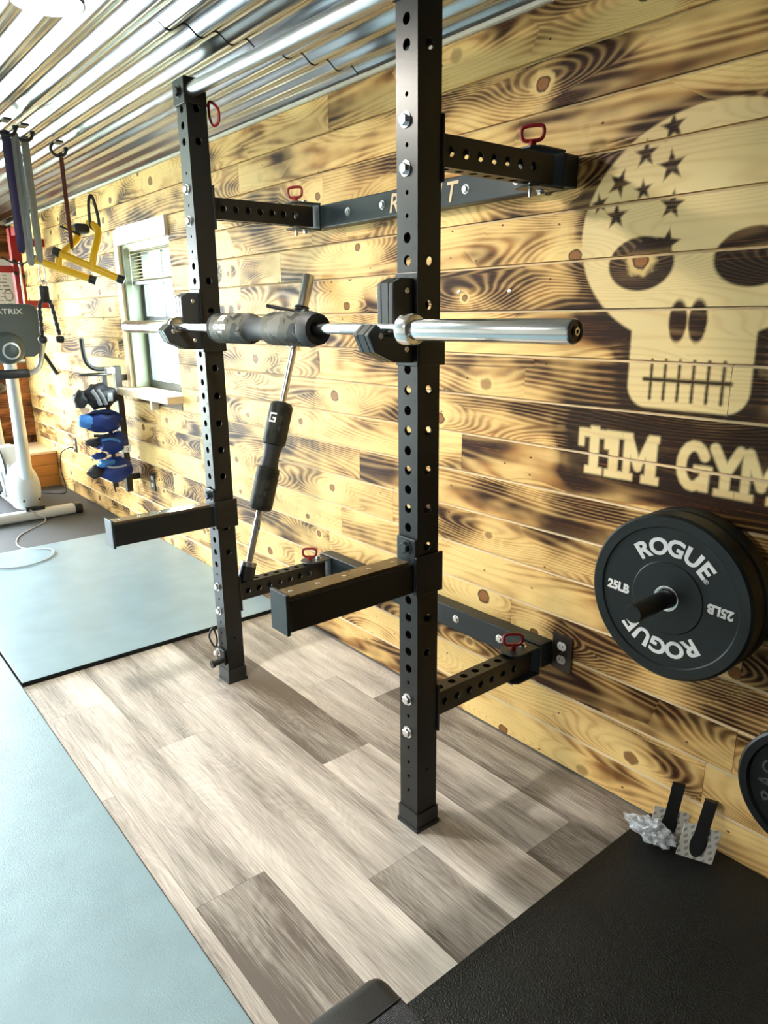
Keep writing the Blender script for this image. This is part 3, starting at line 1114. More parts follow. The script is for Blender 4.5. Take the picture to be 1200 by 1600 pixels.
def arm(xc, zc):
    """drilled square tube from the upright back to the wall hinge"""
    g = G()
    y0, y1 = -0.520, -0.085
    w, hh = 0.050, 0.074
    h, hz = w / 2, hh / 2
    sh = [(-0.480 + 0.0515 * i, 0.0125) for i in range(7)]
    perf_face(g, lambda u, v, n: (xc + h - n, v, zc - hz + u), hh, y0, y1, sh, 0.004)
    perf_face(g, lambda u, v, n: (xc - h + n, v, zc - hz + u), hh, y0, y1, sh, 0.004)
    perf_face(g, lambda u, v, n: (xc - h + u, v, zc + hz - n), w, y0, y1, sh, 0.004)
    perf_face(g, lambda u, v, n: (xc - h + u, v, zc - hz + n), w, y0, y1, sh, 0.004)
    g.add([(xc - h, y1, zc - hz), (xc + h, y1, zc - hz), (xc + h, y1, zc + hz), (xc - h, y1, zc + hz)], [(0, 1, 2, 3)])
    o = part('side_arm', g, 'powder', rack, None)
    part('flange', G().box(xc - 0.043, xc + 0.043, YB + 0.0005, YB + 0.008, zc - 0.075, zc + 0.075), 'powder', o, None, bevel=0.002)
    return o


def red_pin(xc, y, z, zb, turn):
    """hitch pin with a red loop handle standing on the bracket"""
    g = G()
    g.tube([(xc, y, zb - 0.02), (xc, y, z + 0.012)], 0.0063, 12)
    o = part('lock_pin', g, 'zinc', rack, 40)
    c, s = math.cos(turn), math.sin(turn)
    ctrl = [(-0.030, 0.030), (-0.027, 0.050), (0.0, 0.054), (0.027, 0.050), (0.030, 0.030), (0.022, 0.018), (0.0, 0.016), (-0.022, 0.018)]
    pts = smooth_path([(xc + a * c, y + a * s, z + b) for a, b in ctrl], 5, True)
    h = G().tube(pts, 0.0052, 8, closed=True)
    h.lathe([(0.010, 0.0), (0.011, 0.008), (0.007, 0.018)], (xc, y, z), (0, 0, 1), 14)
    part('handle', h, 'red', o, 60, 'red dipped loop handle')
    return o


def hinge(xc, zc, side):
    w = 0.086
    g = G()
    h = 0.045
    for z0, z1 in ((zc + h, zc + h + 0.006), (zc - h - 0.006, zc - h)):
        g.prism([(xc - w / 2, -0.058), (xc - w / 2, -0.165), (xc - w / 2 + 0.02, -0.185), (xc + w / 2 - 0.02, -0.185), (xc + w / 2, -0.165), (xc + w / 2, -0.058)],
                lambda a, b, d: (a, b, d), z0, z1)
    g.box(xc - w / 2 + 0.002, xc + w / 2 - 0.002, -0.066, -0.058, zc - h - 0.006, zc + h + 0.006)
    o = part('hinge_bracket', g, 'beamcoat', rack, None, bevel=0.0015)
    hexbolt('bolt', (xc, -0.105, zc + h + 0.006), (0, 0, 1), 0.011, 0.012, o)
    hexbolt('nut', (xc, -0.105, zc - h - 0.006), (0, 0, -1), 0.011, 0.012, o)
    return o


ZU, ZL = 1.883, 0.388
for xc in (XN, XF):
    for zc in (ZU, ZL):
        arm(xc, zc)
        hinge(xc, zc, 1)
        red_pin(xc, -0.150, zc + 0.053, zc - 0.053, 0.5 if zc == ZU else 0.9)

# loose red-handled pin hanging behind the top of the far upright
g = G()
pts = smooth_path([(XF + 0.005, -0.500, 2.235), (XF + 0.022, -0.490, 2.228), (XF + 0.040, -0.482, 2.205), (XF + 0.036, -0.484, 2.165), (XF + 0.014, -0.494, 2.160), (XF + 0.004, -0.500, 2.190)], 5, True)
g.tube(pts, 0.005, 8, closed=True)
g.tube([(XF, -0.527, 2.225), (XF, -0.498, 2.225)], 0.006, 10)
part('storage_pin', g, 'red', rack, 60)


def wall_beam(zc, lag, text):
    g = G()
    x0, x1 = -2.642, -1.362
    h = 0.0435
    g.box(x0, x1, -0.058, -0.001, zc - h, zc + h)
    o = part('wall_beam', g, 'beamcoat', rack, None, bevel=0.004)
    for x, dz in lag:
        hexbolt('bolt', (x, -0.058, zc + dz), (0, -1, 0), 0.0115, 0.009, o)
    if text:
        for s, x in (('R', -2.103), ('I', -1.872), ('T', -1.818)):
            t = text_geo(s, 0.088, lambda a, b, d, x=x: (x + a + b * 0.22, -0.0584 - d, zc - 0.030 + b), 0.0008, 0.001)
            part('lettering', t, 'raw_pine', o, None, 'italic letter cut through to the pale wood')
    return o


wall_beam(ZU, [(-2.373, 0), (-2.165, 0), (-1.748, 0), (-1.539, 0)], True)
wall_beam(0.402, [(-2.37, 0), (-1.76, 0.004), (-1.546, 0)], False)


# ------------------------------------------------------------------ J-cups
def jcup(xc, label):
    t = empty('bar_hook', (xc, -0.66, 1.385), label, 'bar hook', 'pair of bar hooks on the uprights')
    w0, w1 = xc - 0.031, xc + 0.031
    prof = [(-0.6045, 1.587), (-0.648, 1.587), (-0.6755, 1.574), (-0.6755, 1.452), (-0.702, 1.449), (-0.716, 1.474), (-0.727, 1.479), (-0.753, 1.456), (-0.733, 1.414), (-0.672, 1.387), (-0.6045, 1.384)]
    steel = G().prism(prof, lambda a, b, d: (d, a, b), xc - 0.012, xc + 0.012)
    part('steel_core', steel, 'powder', t, None)
    for a, b in ((w0, xc - 0.0125), (xc + 0.0125, w1)):
        o = part('plastic_side', G().prism(prof, lambda p, q, d: (d, p, q), a, b), 'uhmw', t, None, bevel=0.004)
    for y, z in ((-0.632, 1.557), (-0.716, 1.452), (-0.634, 1.418)):
        g = G().lathe([(0.0075, 0), (0.0075, 0.002), (0.006, 0.0035), (0.003, 0.0035), (0.003, 0.0015)], (w1, y, z), (1, 0, 0), 12)
        part('screw', g, 'zinc', t, 30)
    br = G().box(xc + 0.039, xc + 0.046, -0.6045, -0.515, 1.375, 1.475)
    br.box(xc - 0.0385, xc + 0.046, -0.6100, -0.6045, 1.375, 1.600)
    part('bracket', br, 'powder', t, None, bevel=0.002)
    part('locating_pin', G().lathe([(0.011, 0), (0.011, 0.07)], (xc, -0.610, zh(20)), (0, 1, 0), 14), 'zinc', t, 40)
    return t


jcup(XN, 'black hooked bar holder on the near upright by the large sleeve')
jcup(XF, 'black hooked bar holder on the far upright beside the camouflage pad')


# ------------------------------------------------------------------ spotter arms
def spotter(xc, zt, label):
    t = empty('spotter_arm', (xc, -0.62, zt - 0.083), label, 'spotter arm', 'pair of spotter arms on the uprights')
    h = 0.083
    hw = 0.034
    g = G().box(xc - hw, xc + hw, -1.006, -0.612, zt - h, zt)
    part('beam', g, 'powder', t, None, bevel=0.003)
    part('end_plate', G().box(xc - hw - 0.003, xc + hw + 0.003, -1.016, -1.0065, zt - h - 0.006, zt + 0.016), 'beamcoat', t, None, bevel=0.002)
    ln = part('top_liner', G().box(xc - hw + 0.006, xc + hw - 0.006, -1.005, -0.625, zt + 0.0002, zt + 0.008), 'liner', t, None, 'glossy brown plastic liner')
    for i in range(5):
        part('screw', G().lathe([(0.006, 0), (0.006, 0.001), (0.003, 0.002)], (xc, -0.98 + 0.08 * i, zt + 0.008), (0, 0, 1), 10), 'zinc', ln, 30)
    part('mounting_plate', G().box(xc - 0.0385, xc + 0.0385, -0.612, -0.6045, zt - h - 0.01, zt + 0.068), 'beamcoat', t, None, bevel=0.004)
    part('side_bracket', G().box(xc + 0.0385, xc + 0.0455, -0.612, -0.515, zt - h - 0.01, zt + 0.02), 'powder', t, None, bevel=0.002)
    hexbolt('bolt', (xc + 0.004, -0.612, zt + 0.042), (0, -1, 0), 0.016, 0.016, t, 'beamcoat')
    return t


spotter(XN, 0.852, 'black spotter arm reaching out from the near upright')
spotter(XF, 0.748 + 0.030, 'black spotter arm reaching out from the far upright over the pale mat')

# small strap safety bolted low on the far upright
t = empty('strap_peg', (XF - 0.01, -0.63, 0.09), 'small black peg with bolts clamped low on the far upright', 'peg')
part('clamp_plate', G().box(XF - 0.042, XF + 0.030, -0.614, -0.6045, 0.085, 0.150), 'powder', t, None, bevel=0.003)
hexbolt('bolt', (XF - 0.020, -0.614, 0.130), (0, -1, 0), 0.013, 0.020, t)
part('peg', G().lathe([(0.012, 0), (0.012, 0.035), (0.016, 0.036), (0.016, 0.048)], (XF + 0.004, -0.614, 0.100), (0, -1, -0.1), 14), 'black_grip', t, 40)
part('loop', G().tube(smooth_path([(XF - 0.036, -0.622, 0.15), (XF - 0.045, -0.640, 0.20), (XF - 0.040, -0.622, 0.235), (XF - 0.034, -0.610, 0.18)], 5, True), 0.004, 8, closed=True), 'powder', t)

# ------------------------------------------------------------------ barbell
BY, BZ = -0.690, 1.4665
bb = empty('barbell', (-1.95, BY, BZ - 0.025), 'chrome barbell resting in the rack hooks', 'barbell')
part('shaft', G().tube([(-2.625, BY, BZ), (-1.265, BY, BZ)], 0.0142, 20), 'chrome', bb)
part('knurl_band', G().tube([(-1.56, BY, BZ), (-1.47, BY, BZ)], 0.0147, 20), 'steel', bb)
for sgn, xi, xo in ((1, -1.278, -0.838), (-1, -2.612, -3.085)):
    s = part('sleeve', G().lathe([(0.0245, 0.0), (0.0245, abs(xo - xi) - 0.003), (0.0225, abs(xo - xi))], (xi, BY, BZ), (sgn, 0, 0), 32), 'chrome', bb)
    part('collar', G().lathe([(0.020, -0.040), (0.036, -0.037), (0.036, -0.004), (0.0335, 0.0), (0.026, 0.002)], (xi, BY, BZ), (sgn, 0, 0), 32), 'chrome', bb)
    e = G().lathe([(0.0225, 0.0), (0.021, 0.0035), (0.017, 0.0035), (0.016, 0.001), (0.010, 0.001), (0.010, 0.003), (0.004, 0.003)], (xo, BY, BZ), (sgn, 0, 0), 28)
    part('end_cap', e, 'dark_steel', bb)
    part('end_bolt', G().lathe([(0.008, 0.003), (0.008, 0.006), (0.004, 0.006), (0.004, 0.003)], (xo, BY, BZ), (sgn, 0, 0), 6), 'chrome', bb)


def squat_pad(name, p0, d, L, r, mats, label, up=(0, 0, 1)):
    """foam bar sleeve: two thick camouflage halves with a slimmer neck between"""
    p0, d = Vector(p0), Vector(d).normalized()
    t = empty(name, p0, label, 'bar pad')
    q = L

    def half(a, b):
        return [(r * 0.50, a), (r * 0.80, a + 0.004), (r * 0.98, a + 0.016), (r, a + 0.03), (r, b - 0.02), (r * 0.95, b - 0.006), (r * 0.80, b)]

    part('padded_end', G().lathe(half(0, q * 0.40), p0, d, 32), mats[0], t)
    neck = [(r * 0.80, q * 0.40), (r * 0.74, q * 0.44), (r * 0.70, q * 0.5), (r * 0.74, q * 0.56), (r * 0.80, q * 0.60)]
    part('neck', G().lathe(neck, p0, d, 32), mats[1], t)
    bkw = [(a, q - b) for a, b in reversed(half(0, q * 0.40))]
    part('padded_end', G().lathe(bkw, p0, d, 32), mats[0], t)
    return t


PADR = 0.0475
sp = squat_pad('bar_pad', (-2.255, BY, BZ - 0.002), (1, 0, 0), 0.555, PADR, ('camo_l', 'neoprene'), 'grey camouflage foam pad wrapped around the racked barbell')
part('end_ruffle', G().lathe([(0.018, 0.545), (PADR * 0.95, 0.527), (PADR * 1.05, 0.545), (PADR * 0.90, 0.580), (PADR * 0.6, 0.577), (0.016, 0.565)], (-2.255, BY, BZ - 0.002), (1, 0, 0), 14), 'neoprene', sp)
part('end_ruffle', G().lathe([(0.016, 0.0), (PADR * 0.97, 0.012), (PADR * 1.02, 0.0), (0.03, -0.012)], (-2.255, BY, BZ - 0.002), (1, 0, 0), 14), 'neoprene', sp)


def on_cyl(p0, d, r, side, ang0):
    """wrap (along, around) onto a cylinder; side is the direction at angle 0"""
    p0, d, a = Vector(p0), Vector(d).normalized(), Vector(side)
    a = (a - d * a.dot(d)).normalized()
    b = d.cross(a)
    return lambda s, w, h: p0 + d * s + (a * math.cos(ang0 + w / r) + b * math.sin(ang0 + w / r)) * (r + 0.0006 + h)


fn = on_cyl((-2.255, BY, BZ - 0.002), (1, 0, 0), PADR, (0, -1, 0), 0.0)
t1 = text_geo('GENESIS', 0.0225, lambda a, b, d: fn(0.092 + a, 0.002 - b, d), 0.0, 0.0006)
part('lettering', t1, 'white_ink', sp, None, 'white printed lettering')
t1 = text_geo('FITNESS', 0.0085, lambda a, b, d: fn(0.092 + a, 0.013 - b, d), 0.0)
part('lettering', t1, 'white_ink', sp, None, 'white printed lettering')
lg = G()
for a0, a1, b0, b1 in ((-0.018, 0.018, 0.054, 0.060), (-0.018, -0.010, 0.042, 0.060), (-0.018, 0.018, 0.036, 0.042), (0.010, 0.018, 0.036, 0.050), (0.0, 0.018, 0.047, 0.052)):
    n = 4
    vs = [fn(0.092 + (a0, a1)[i], 0.012 - (b0 + (b1 - b0) * k / n), 0) for k in range(n + 1) for i in (0, 1)]
    lg.add(vs, [(2 * k, 2 * k + 1, 2 * k + 3, 2 * k + 2) for k in range(n)])
part('logo', lg, 'white_ink', sp, None, 'white angular letter mark')

# ------------------------------------------------------------------ short bar leaning on the wall
LB0, LB1 = Vector((-2.596, -0.478, 0.4255)), Vector((-2.690, -0.035, 1.668))
LD = (LB1 - LB0).normalized()
LL = (LB1 - LB0).length
lb = empty('leaning_bar', LB0, 'short steel bar leaning from the rack foot up to the wall', 'bar')
at = lambda s: LB0 + LD * s
part('shaft', G().tube([at(0.03), at(LL - 0.28)], 0.0140, 18), 'steel', lb)
part('sleeve', G().lathe([(0.0245, 0), (0.0245, 0.295), (0.022, 0.298)], at(LL - 0.30), LD, 28), 'steel', lb)
part('collar', G().lathe([(0.018, 0), (0.034, 0.003), (0.034, 0.030), (0.018, 0.033)], at(LL - 0.325), LD, 28), 'chrome', lb)
part('collar', G().lathe([(0.018, 0), (0.033, 0.003), (0.033, 0.034), (0.018, 0.037)], at(0.045), LD, 28), 'steel', lb)
part('sleeve_stub', G().lathe([(0.0245, 0), (0.0245, 0.05)], at(-0.006), LD, 24), 'dark_steel', lb)
lp = squat_pad('bar_pad', at(0.300), LD, 0.470, 0.049, ('camo_d', 'neoprene'), 'dark green camouflage foam pad around the leaning bar')
fn2 = on_cyl(at(0.300), LD, 0.049, (0.45, -1, 0), 0.0)
lg = G()
for a0, a1, b0, b1 in ((0.0, 0.040, -0.016, -0.010), (0.0, 0.007, -0.016, 0.016), (0.033, 0.040, -0.016, 0.016), (0.0, 0.022, 0.010, 0.016), (0.015, 0.022, 0.0, 0.016)):
    n = 4
    vs = [fn2(0.375 + (a0, a1)[i], (b0 + (b1 - b0) * k / n), 0) for k in range(n + 1) for i in (0, 1)]
    lg.add(vs, [(2 * k, 2 * k + 1, 2 * k + 3, 2 * k + 2) for k in range(n)])
part('logo', lg, 'white_ink', lp, None, 'white angular letter mark')
q = at(0.305)
part('hang_loop', G().tube(smooth_path([q + Vector((0.03, -0.03, 0.0)), q + Vector((0.042, -0.03, -0.045)), q + Vector((0.034, -0.03, -0.078)), q + Vector((0.022, -0.03, -0.045))], 5, True), 0.0022, 6, closed=True), 'neoprene', lp)
# spring collar with two handles on its sleeve
sc = empty('spring_clip', at(LL - 0.17), 'black spring collar with two handles on the leaning bar', 'spring collar')
part('coil', G().tube([at(LL - 0.170) + (Vector((1, 0, 0)) * math.cos(k * 0.5) + LD.cross(Vector((1, 0, 0))).normalized() * math.sin(k * 0.5)) * 0.029 + LD * (0.0008 * k) for k in range(40)], 0.004, 8), 'black_grip', sc)
c0 = at(LL - 0.155)
part('grip', G().tube([c0 + Vector((-0.026, -0.02, 0)), c0 + Vector((-0.075, -0.07, 0.012)), c0 + Vector((-0.115, -0.10, 0.022))], [0.005, 0.008, 0.008], 10), 'black_grip', sc)
part('grip', G().tube([c0 + Vector((0.026, -0.02, -0.005)), c0 + Vector((0.075, -0.035, 0.0)), c0 + Vector((0.105, -0.045, 0.006))], [0.005, 0.008, 0.009], 10), 'black_grip', sc)
# the tube that holds its lower end
hd = empty('bar_holder', (-2.596, -0.478, 0.424), 'short black tube socket holding the foot of the leaning bar', 'holder')
part('socket', G().lathe([(0.026, 0.0), (0.034, 0.0), (0.034, 0.062), (0.026, 0.062)], LB0 - LD * 0.0, LD, 24), 'powder', hd)
part('base_plate', G().box(-2.632, -2.560, -0.518, -0.440, 0.4252, 0.4300), 'powder', hd, None)

# ------------------------------------------------------------------ bumper plates on a wall peg
PX, PZ = -0.900, 0.775
peg = empty('plate_peg', (PX, 0.0, PZ - 0.03), 'black steel storage peg sticking out of the wall through the bumper plates', 'storage peg')
part('tube', G().lathe([(0.0235, 0.0), (0.0235, 0.296), (0.0225, 0.298)], (PX, -0.008, PZ), (0, -1, 0), 28), 'powder', peg)
part('wall_plate', G().box(PX - 0.06, PX + 0.06, -0.008, -0.0005, PZ - 0.04, PZ + 0.04), 'powder', peg, None)


def bumper(y0, th, name, label, letter):
    t = empty(name, (PX, y0, PZ - 0.225), label, 'weight plate', 'bumper plates on the wall peg')
    R = 0.225
    o = (PX, y0, PZ)
    prof = [(0.0255, 0.0), (0.218, 0.0), (R, 0.007), (R, th - 0.007), (0.218, th), (0.1925, th), (0.189, th - 0.004), (0.100, th - 0.004), (0.097, th - 0.0015), (0.038, th - 0.0015), (0.0255, th - 0.0015)]
    g = G().lathe(prof + [(0.0255, 0.0)], o, (0, -1, 0), 96)
    body = part('disc', g, 'rubber', t, 35)
    g = G().lathe([(0.0258, 0.001), (0.0345, 0.001), (0.0345, th + 0.0003), (0.032, th + 0.001), (0.0258, th - 0.001), (0.0258, 0.001)], o, (0, -1, 0), 40)
    part('hub_ring', g, 'zinc', t, 40, 'steel hub ring')
    if letter:
        yf = y0 - th + 0.004 - 0.0004

        def arc(ch, size, rad, ang, off=0.0022, sx=1.08):
            # angle measured clockwise from the top as seen in the room
            def f(a, b, d):
                rr = rad + b
                th_ = ang + a / (rad + size * 0.35)
                return (PX + rr * math.sin(th_), yf - d, PZ + rr * math.cos(th_))
            return text_geo(ch, size, f, 0.0008, off, sx)
        tilt = 0.07
        for flip in (0.0, PI):
            for ch, a in zip('ROGUE', (-0.66, -0.325, 0.02, 0.37, 0.68)):
                part('letter', arc(ch, 0.0615, 0.119, a + flip + tilt), 'white_ink', t, None, 'white raised letter')
            part('letter', arc('\u00ae', 0.016, 0.118, 0.86 + flip + tilt, 0.0), 'white_ink', t, None, 'small white mark')

        def flat(s, cx, rot, size=0.034):
            c, sn = math.cos(rot), math.sin(rot)
            return text_geo(s, size, lambda a, b, d: (cx[0] + a * c - (b - size * .35) * sn, yf - d, cx[1] + a * sn + (b - size * .35) * c), 0.0008, 0.0016, 0.95)
        part('letter', flat('25LB', (PX - 0.143, PZ - 0.006), -tilt), 'white_ink', t, None, 'white printed weight')
        part('letter', flat('25LB', (PX + 0.143, PZ + 0.006), PI - tilt), 'white_ink', t, None, 'white printed weight')
    return t


bumper(-0.028, 0.058, 'bumper_plate', 'black rubber bumper plate hidden behind the front one on the peg', False)
bumper(-0.089, 0.062, 'bumper_plate', 'front black rubber bumper plate with white arched lettering', True)

# cast iron plate at the right edge
IX, IZ = -0.531, 0.331
ip = empty('iron_plate', (IX, -0.02, IZ - 0.174), 'black cast iron plate low on the wall at the right edge', 'weight plate')
g = G().lathe([(0.026, 0.0), (0.168, 0.0), (0.174, 0.006), (0.174, 0.034), (0.168, 0.040), (0.150, 0.040), (0.145, 0.030), (0.062, 0.028), (0.055, 0.038), (0.026, 0.038), (0.026, 0.0)], (IX, -0.018, IZ), (0, -1, 0), 72)
part('disc', g, 'iron', ip, 35)


def iarc(ch, ang, rad=0.088, size=0.05):
    def f(a, b, d):
        rr = rad + b
        q = ang + a / (rad + size * 0.35)
        return (IX + rr * math.sin(q), -0.0465 - d, IZ + rr * math.cos(q))
    return text_geo(ch, size, f, 0.003, 0.0005, 1.0)


for ch, a in zip('PAC', (-2.05, -1.66, -1.27)):
    part('raised_letter', iarc(ch, a), 'iron_worn', ip, None, 'worn raised letter')
pg2 = empty('plate_peg', (IX, 0.0, IZ - 0.03), 'black storage peg through the cast iron plate at the right edge', 'storage peg')
part('tube', G().lathe([(0.0235, 0.0), (0.0235, 0.20)], (IX, -0.001, IZ), (0, -1, 0), 24), 'powder', pg2)


# ------------------------------------------------------------------ outlets and screws on the boards
def outlet(x, z, w, h, label, white='outlet_white'):
    t = empty('wall_outlet', (x, -0.001, z - h / 2), label, 'outlet')
    part('cover_plate', G().rbox(x - w / 2, x + w / 2, -0.008, -0.0005, z - h / 2, z + h / 2, 0.002, 2), 'outlet_dark', t, None)
    for dz in (-0.024, 0.024):
        poly = [(x + 0.017 * math.cos(a) * (1 if abs(math.cos(a)) < .8 else 1), z + dz + 0.0165 * max(-0.85, min(0.85, math.sin(a)))) for a in np.linspace(0, 2 * PI, 24, endpoint=False)]
        r = part('receptacle', G().prism(poly, lambda a, b, d: (a, d, b), -0.011, -0.008), white, t, None)
        for dx in (-0.006, 0.006):
            part('slot', G().box(x + dx - 0.001, x + dx + 0.001, -0.0114, -0.0111, z + dz - 0.004, z + dz + 0.005), 'mark_ink', r, None)
    part('screw', G().lathe([(0.003, 0), (0.003, 0.0012)], (x, -0.008, z), (0, -1, 0), 8), 'steel', t, None)
    return t


outlet(-1.319, 0.416, 0.078, 0.125, 'dark outlet plate with two white receptacles beside the lower rack hinge')
outlet(-4.748, 0.418, 0.078, 0.125, 'dark outlet plate low on the wall below the window')
outlet(-6.438, 0.455, 0.078, 0.125, 'dark outlet plate behind the exercise bike with a cord plugged in')
for (x, z), lab in zip(((-2.24, 1.57), (-1.805, 1.571), (-1.584, 1.566)),
                       ('bare screw in the wall left of the near upright', 'bare screw in the wall just right of the near upright', 'bare screw in the wall above the barbell sleeve')):
    d = Vector((0.15, -1, 0.05)).normalized()
    o = put('wall_screw', G().lathe([(0.0025, 0.0), (0.0025, 0.022), (0.0065, 0.026), (0.006, 0.029), (0.002, 0.030)], (x, -0.0005, z), d, 10).mesh('wall_screw', 'zinc', 40))
    tag(o, lab, 'screw', 'screws left in the boards')


# ------------------------------------------------------------------ adhesive hooks on the floor by the wall
def wall_hook(x, y, lean, face, label):
    t = empty('adhesive_hook', (x, y, 0.011), label, 'hook', 'adhesive hooks on the black mat')
    base = Vector((x, y, 0.0115))
    up = Vector((0.0, math.sin(lean), math.cos(lean)))
    sd = Vector((math.cos(face), math.sin(face), 0))
    nm = sd.cross(up)

    K = 1.32          # the larger of the two common sizes

    def P(a, b, d):
        a, b, d = a * K, b * K, d * K
        return base + sd * a + up * b + nm * d
    outer = [(-0.036, 0), (0.036, 0), (0.036, 0.072), (-0.036, 0.072)]
    part('pad', G().prism(outer, P, 0.0, 0.004), 'backing', t, None, 'patterned adhesive backing', bevel=0.002)
    bend = [(0.014 * 1.0, -0.004)]
    prof = [(0.020, 0.0055), (0.095, 0.0055), (0.118, 0.006), (0.128, 0.002), (0.131, -0.008), (0.124, -0.016), (0.108, -0.018)]
    g = G()
    vs, fs = [], []
    for b, d in prof:
        for a in (-0.013, 0.013):
            vs.append(P(a, b, d))
            vs.append(P(a, b * 1.0, d + 0.0035))
    for i in range(len(prof) - 1):
        k = 4 * i
        fs += [(k, k + 2, k + 6, k + 4), (k + 1, k + 5, k + 7, k + 3), (k, k + 4, k + 5, k + 1), (k + 2, k + 3, k + 7, k + 6)]
    fs += [(0, 1, 3, 2), (len(vs) - 4, len(vs) - 2, len(vs) - 1, len(vs) - 3)]
    g.add(vs, fs)
    part('hook_strap', g, 'powder', t, 40, 'black bent metal strap')
    poly = [(0.016 * math.cos(a), 0.036 + 0.030 * math.sin(a)) for a in np.linspace(0, 2 * PI, 20, endpoint=False)]
    part('mount', G().prism(poly, P, 0.0045, 0.0056), 'mark_ink', t, None)
    return t


wall_hook(-0.775, -0.092, 0.42, 0.38, 'black metal hook with its patterned adhesive square facing out')
wall_hook(-0.868, -0.085, 0.32, 0.45, 'black metal hook half wrapped in crinkled plastic')
bag = G()
bm = bmesh.new()
bmesh.ops.create_icosphere(bm, subdivisions=4, radius=1.0)
for v in bm.verts:
    p = v.co.copy()
    k = 1 + 0.45 * mnoise.noise(p * 2.4 + Vector((4, 1, 2))) + 0.22 * mnoise.noise(p * 6.0)
    tail = max(0.0, -p.x - 0.5) * 0.9
    v.co = (-0.885 + p.x * 0.055 * k - tail * 0.05, -0.118 + p.y * 0.026 * k - tail * 0.02, 0.048 + p.z * 0.034 * k + tail * 0.01)
bag.bm(bm)
tag(put('plastic_wrapper', bag.mesh('plastic_wrapper', 'bag', None)), 'crumpled clear plastic bag around the left hook on the black mat', 'plastic bag')

# ------------------------------------------------------------------ bench corner in the foreground
bn = empty('weight_bench', (-0.30, -1.40, 0.01), 'black padded weight bench whose corner shows at the bottom', 'bench')
bx0, bx1, by0, by1 = -0.762, 0.42, -1.545, -1.236
pad = part('pad', G().rbox(bx0, bx1, by0, by1, 0.385, 0.450, 0.028, 4), 'leather', bn, 60)
part('grip_panel', G().rbox(bx0 + 0.075, bx1 - 0.04, by0 + 0.03, by1 - 0.012, 0.444, 0.4525, 0.004, 2), 'weave', pad, 60, 'woven grip panel')
sg = part('stitch_line', G().tube([(bx0 + 0.072, by0 + 0.03, 0.4505), (bx0 + 0.072, by1 - 0.012, 0.4505)], 0.0016, 6), 'mark_ink', pad)
part('frame', G().bar((bx0 + 0.12, -1.39, 0.355), (bx1 - 0.1, -1.39, 0.355), 0.05, 0.05), 'powder', bn, None)
for x in (bx0 + 0.25, bx1 - 0.2):
    part('leg', G().bar((x, -1.39, 0.33), (x, -1.39, 0.05), 0.05, 0.05, (1, 0, 0)), 'powder', bn, None)
    part('foot', G().bar((x, -1.58, 0.035), (x, -1.20, 0.035), 0.05, 0.045), 'powder', bn, None)

# ------------------------------------------------------------------ exercise bike
bk = empty('exercise_bike', (-6.3, -0.545, 0.008), 'silver exercise bike with a dark console seen from its front', 'exercise bike')
BX, BYc = -5.87, -0.545
st = part('front_stabilizer', G().rbox(BX - 0.05, BX + 0.05, BYc - 0.345, BYc + 0.33, 0.012, 0.085, 0.025, 3), 'bike_white', bk, 60)
for s in (-1, 1):
    part('end_cap', G().rbox(BX - 0.053, BX + 0.053, BYc + s * 0.337 - 0.035, BYc + s * 0.337 + 0.035, 0.008, 0.088, 0.022, 3), 'bike_black', st, 60)
# rounded front shroud
g = G()
bm = bmesh.new()
bmesh.ops.create_uvsphere(bm, u_segments=32, v_segments=20, radius=1.0)
for v in bm.verts:
    p = v.co
    zz = max(-0.75, p.z)
    w = 1.0 if p.z < 0 else 1.0
    v.co = (BX - 0.16 + p.x * 0.205, BYc + p.y * 0.118, 0.235 + zz * 0.205)
g.bm(bm)
shr = part('front_shroud', g, 'bike_white', bk, 60)
for y in (BYc - 0.05, BYc + 0.06):
    part('screw', G().lathe([(0.008, 0), (0.006, 0.004)], (BX + 0.036, y, 0.17), (1, 0, 0), 12), 'bike_black', shr)
part('power_socket', G().box(BX + 0.010, BX + 0.040, BYc - 0.045, BYc + 0.09, 0.088, 0.115), 'bike_black', shr, None)
# main housing behind
hp = [(-0.10, 0.09), (-0.10, 0.30), (-0.22, 0.42), (-0.45, 0.52), (-0.75, 0.50), (-0.98, 0.36), (-1.05, 0.20), (-1.0, 0.09)]
part('side_housing', G().prism(hp, lambda a, b, d: (BX + a, BYc + d, b), -0.085, 0.085), 'bike_white', bk, None, bevel=0.02)
part('wheel_guard', G().lathe([(0.150, -0.100), (0.170, -0.105), (0.205, -0.100), (0.205, -0.088), (0.150, -0.088)], (BX - 0.42, BYc, 0.335), (0, 1, 0), 48), 'bike_grey', bk)
part('crank_arm', G().bar((BX - 0.42, BYc - 0.13, 0.335), (BX - 0.30, BYc - 0.13, 0.20), 0.025, 0.035), 'steel', bk, None)
part('pedal', G().rbox(BX - 0.35, BX - 0.25, BYc - 0.235, BYc - 0.14, 0.185, 0.215, 0.008, 2), 'bike_black', bk, None)
part('rear_stabilizer', G().rbox(BX - 1.12, BX - 1.02, BYc - 0.28, BYc + 0.28, 0.010, 0.085, 0.025, 3), 'bike_white', bk, 60)
mast = part('mast', G().tube([(BX - 0.03, BYc + 0.004, 0.33), (BX - 0.02, BYc + 0.002, 0.8), (BX + 0.0, BYc, 1.26)], [0.052, 0.046, 0.043], 24, sx=1.15, sy=0.95), 'alu', bk)
part('seat_post', G().tube([(BX - 0.72, BYc, 0.48), (BX - 0.80, BYc, 0.92)], 0.03, 16), 'alu', bk)
g = G()
g.blob((BX - 0.80, BYc, 0.96), (0.16, 0.12, 0.05), 3, 0.1)
part('saddle', g, 'bike_black', bk, 60)
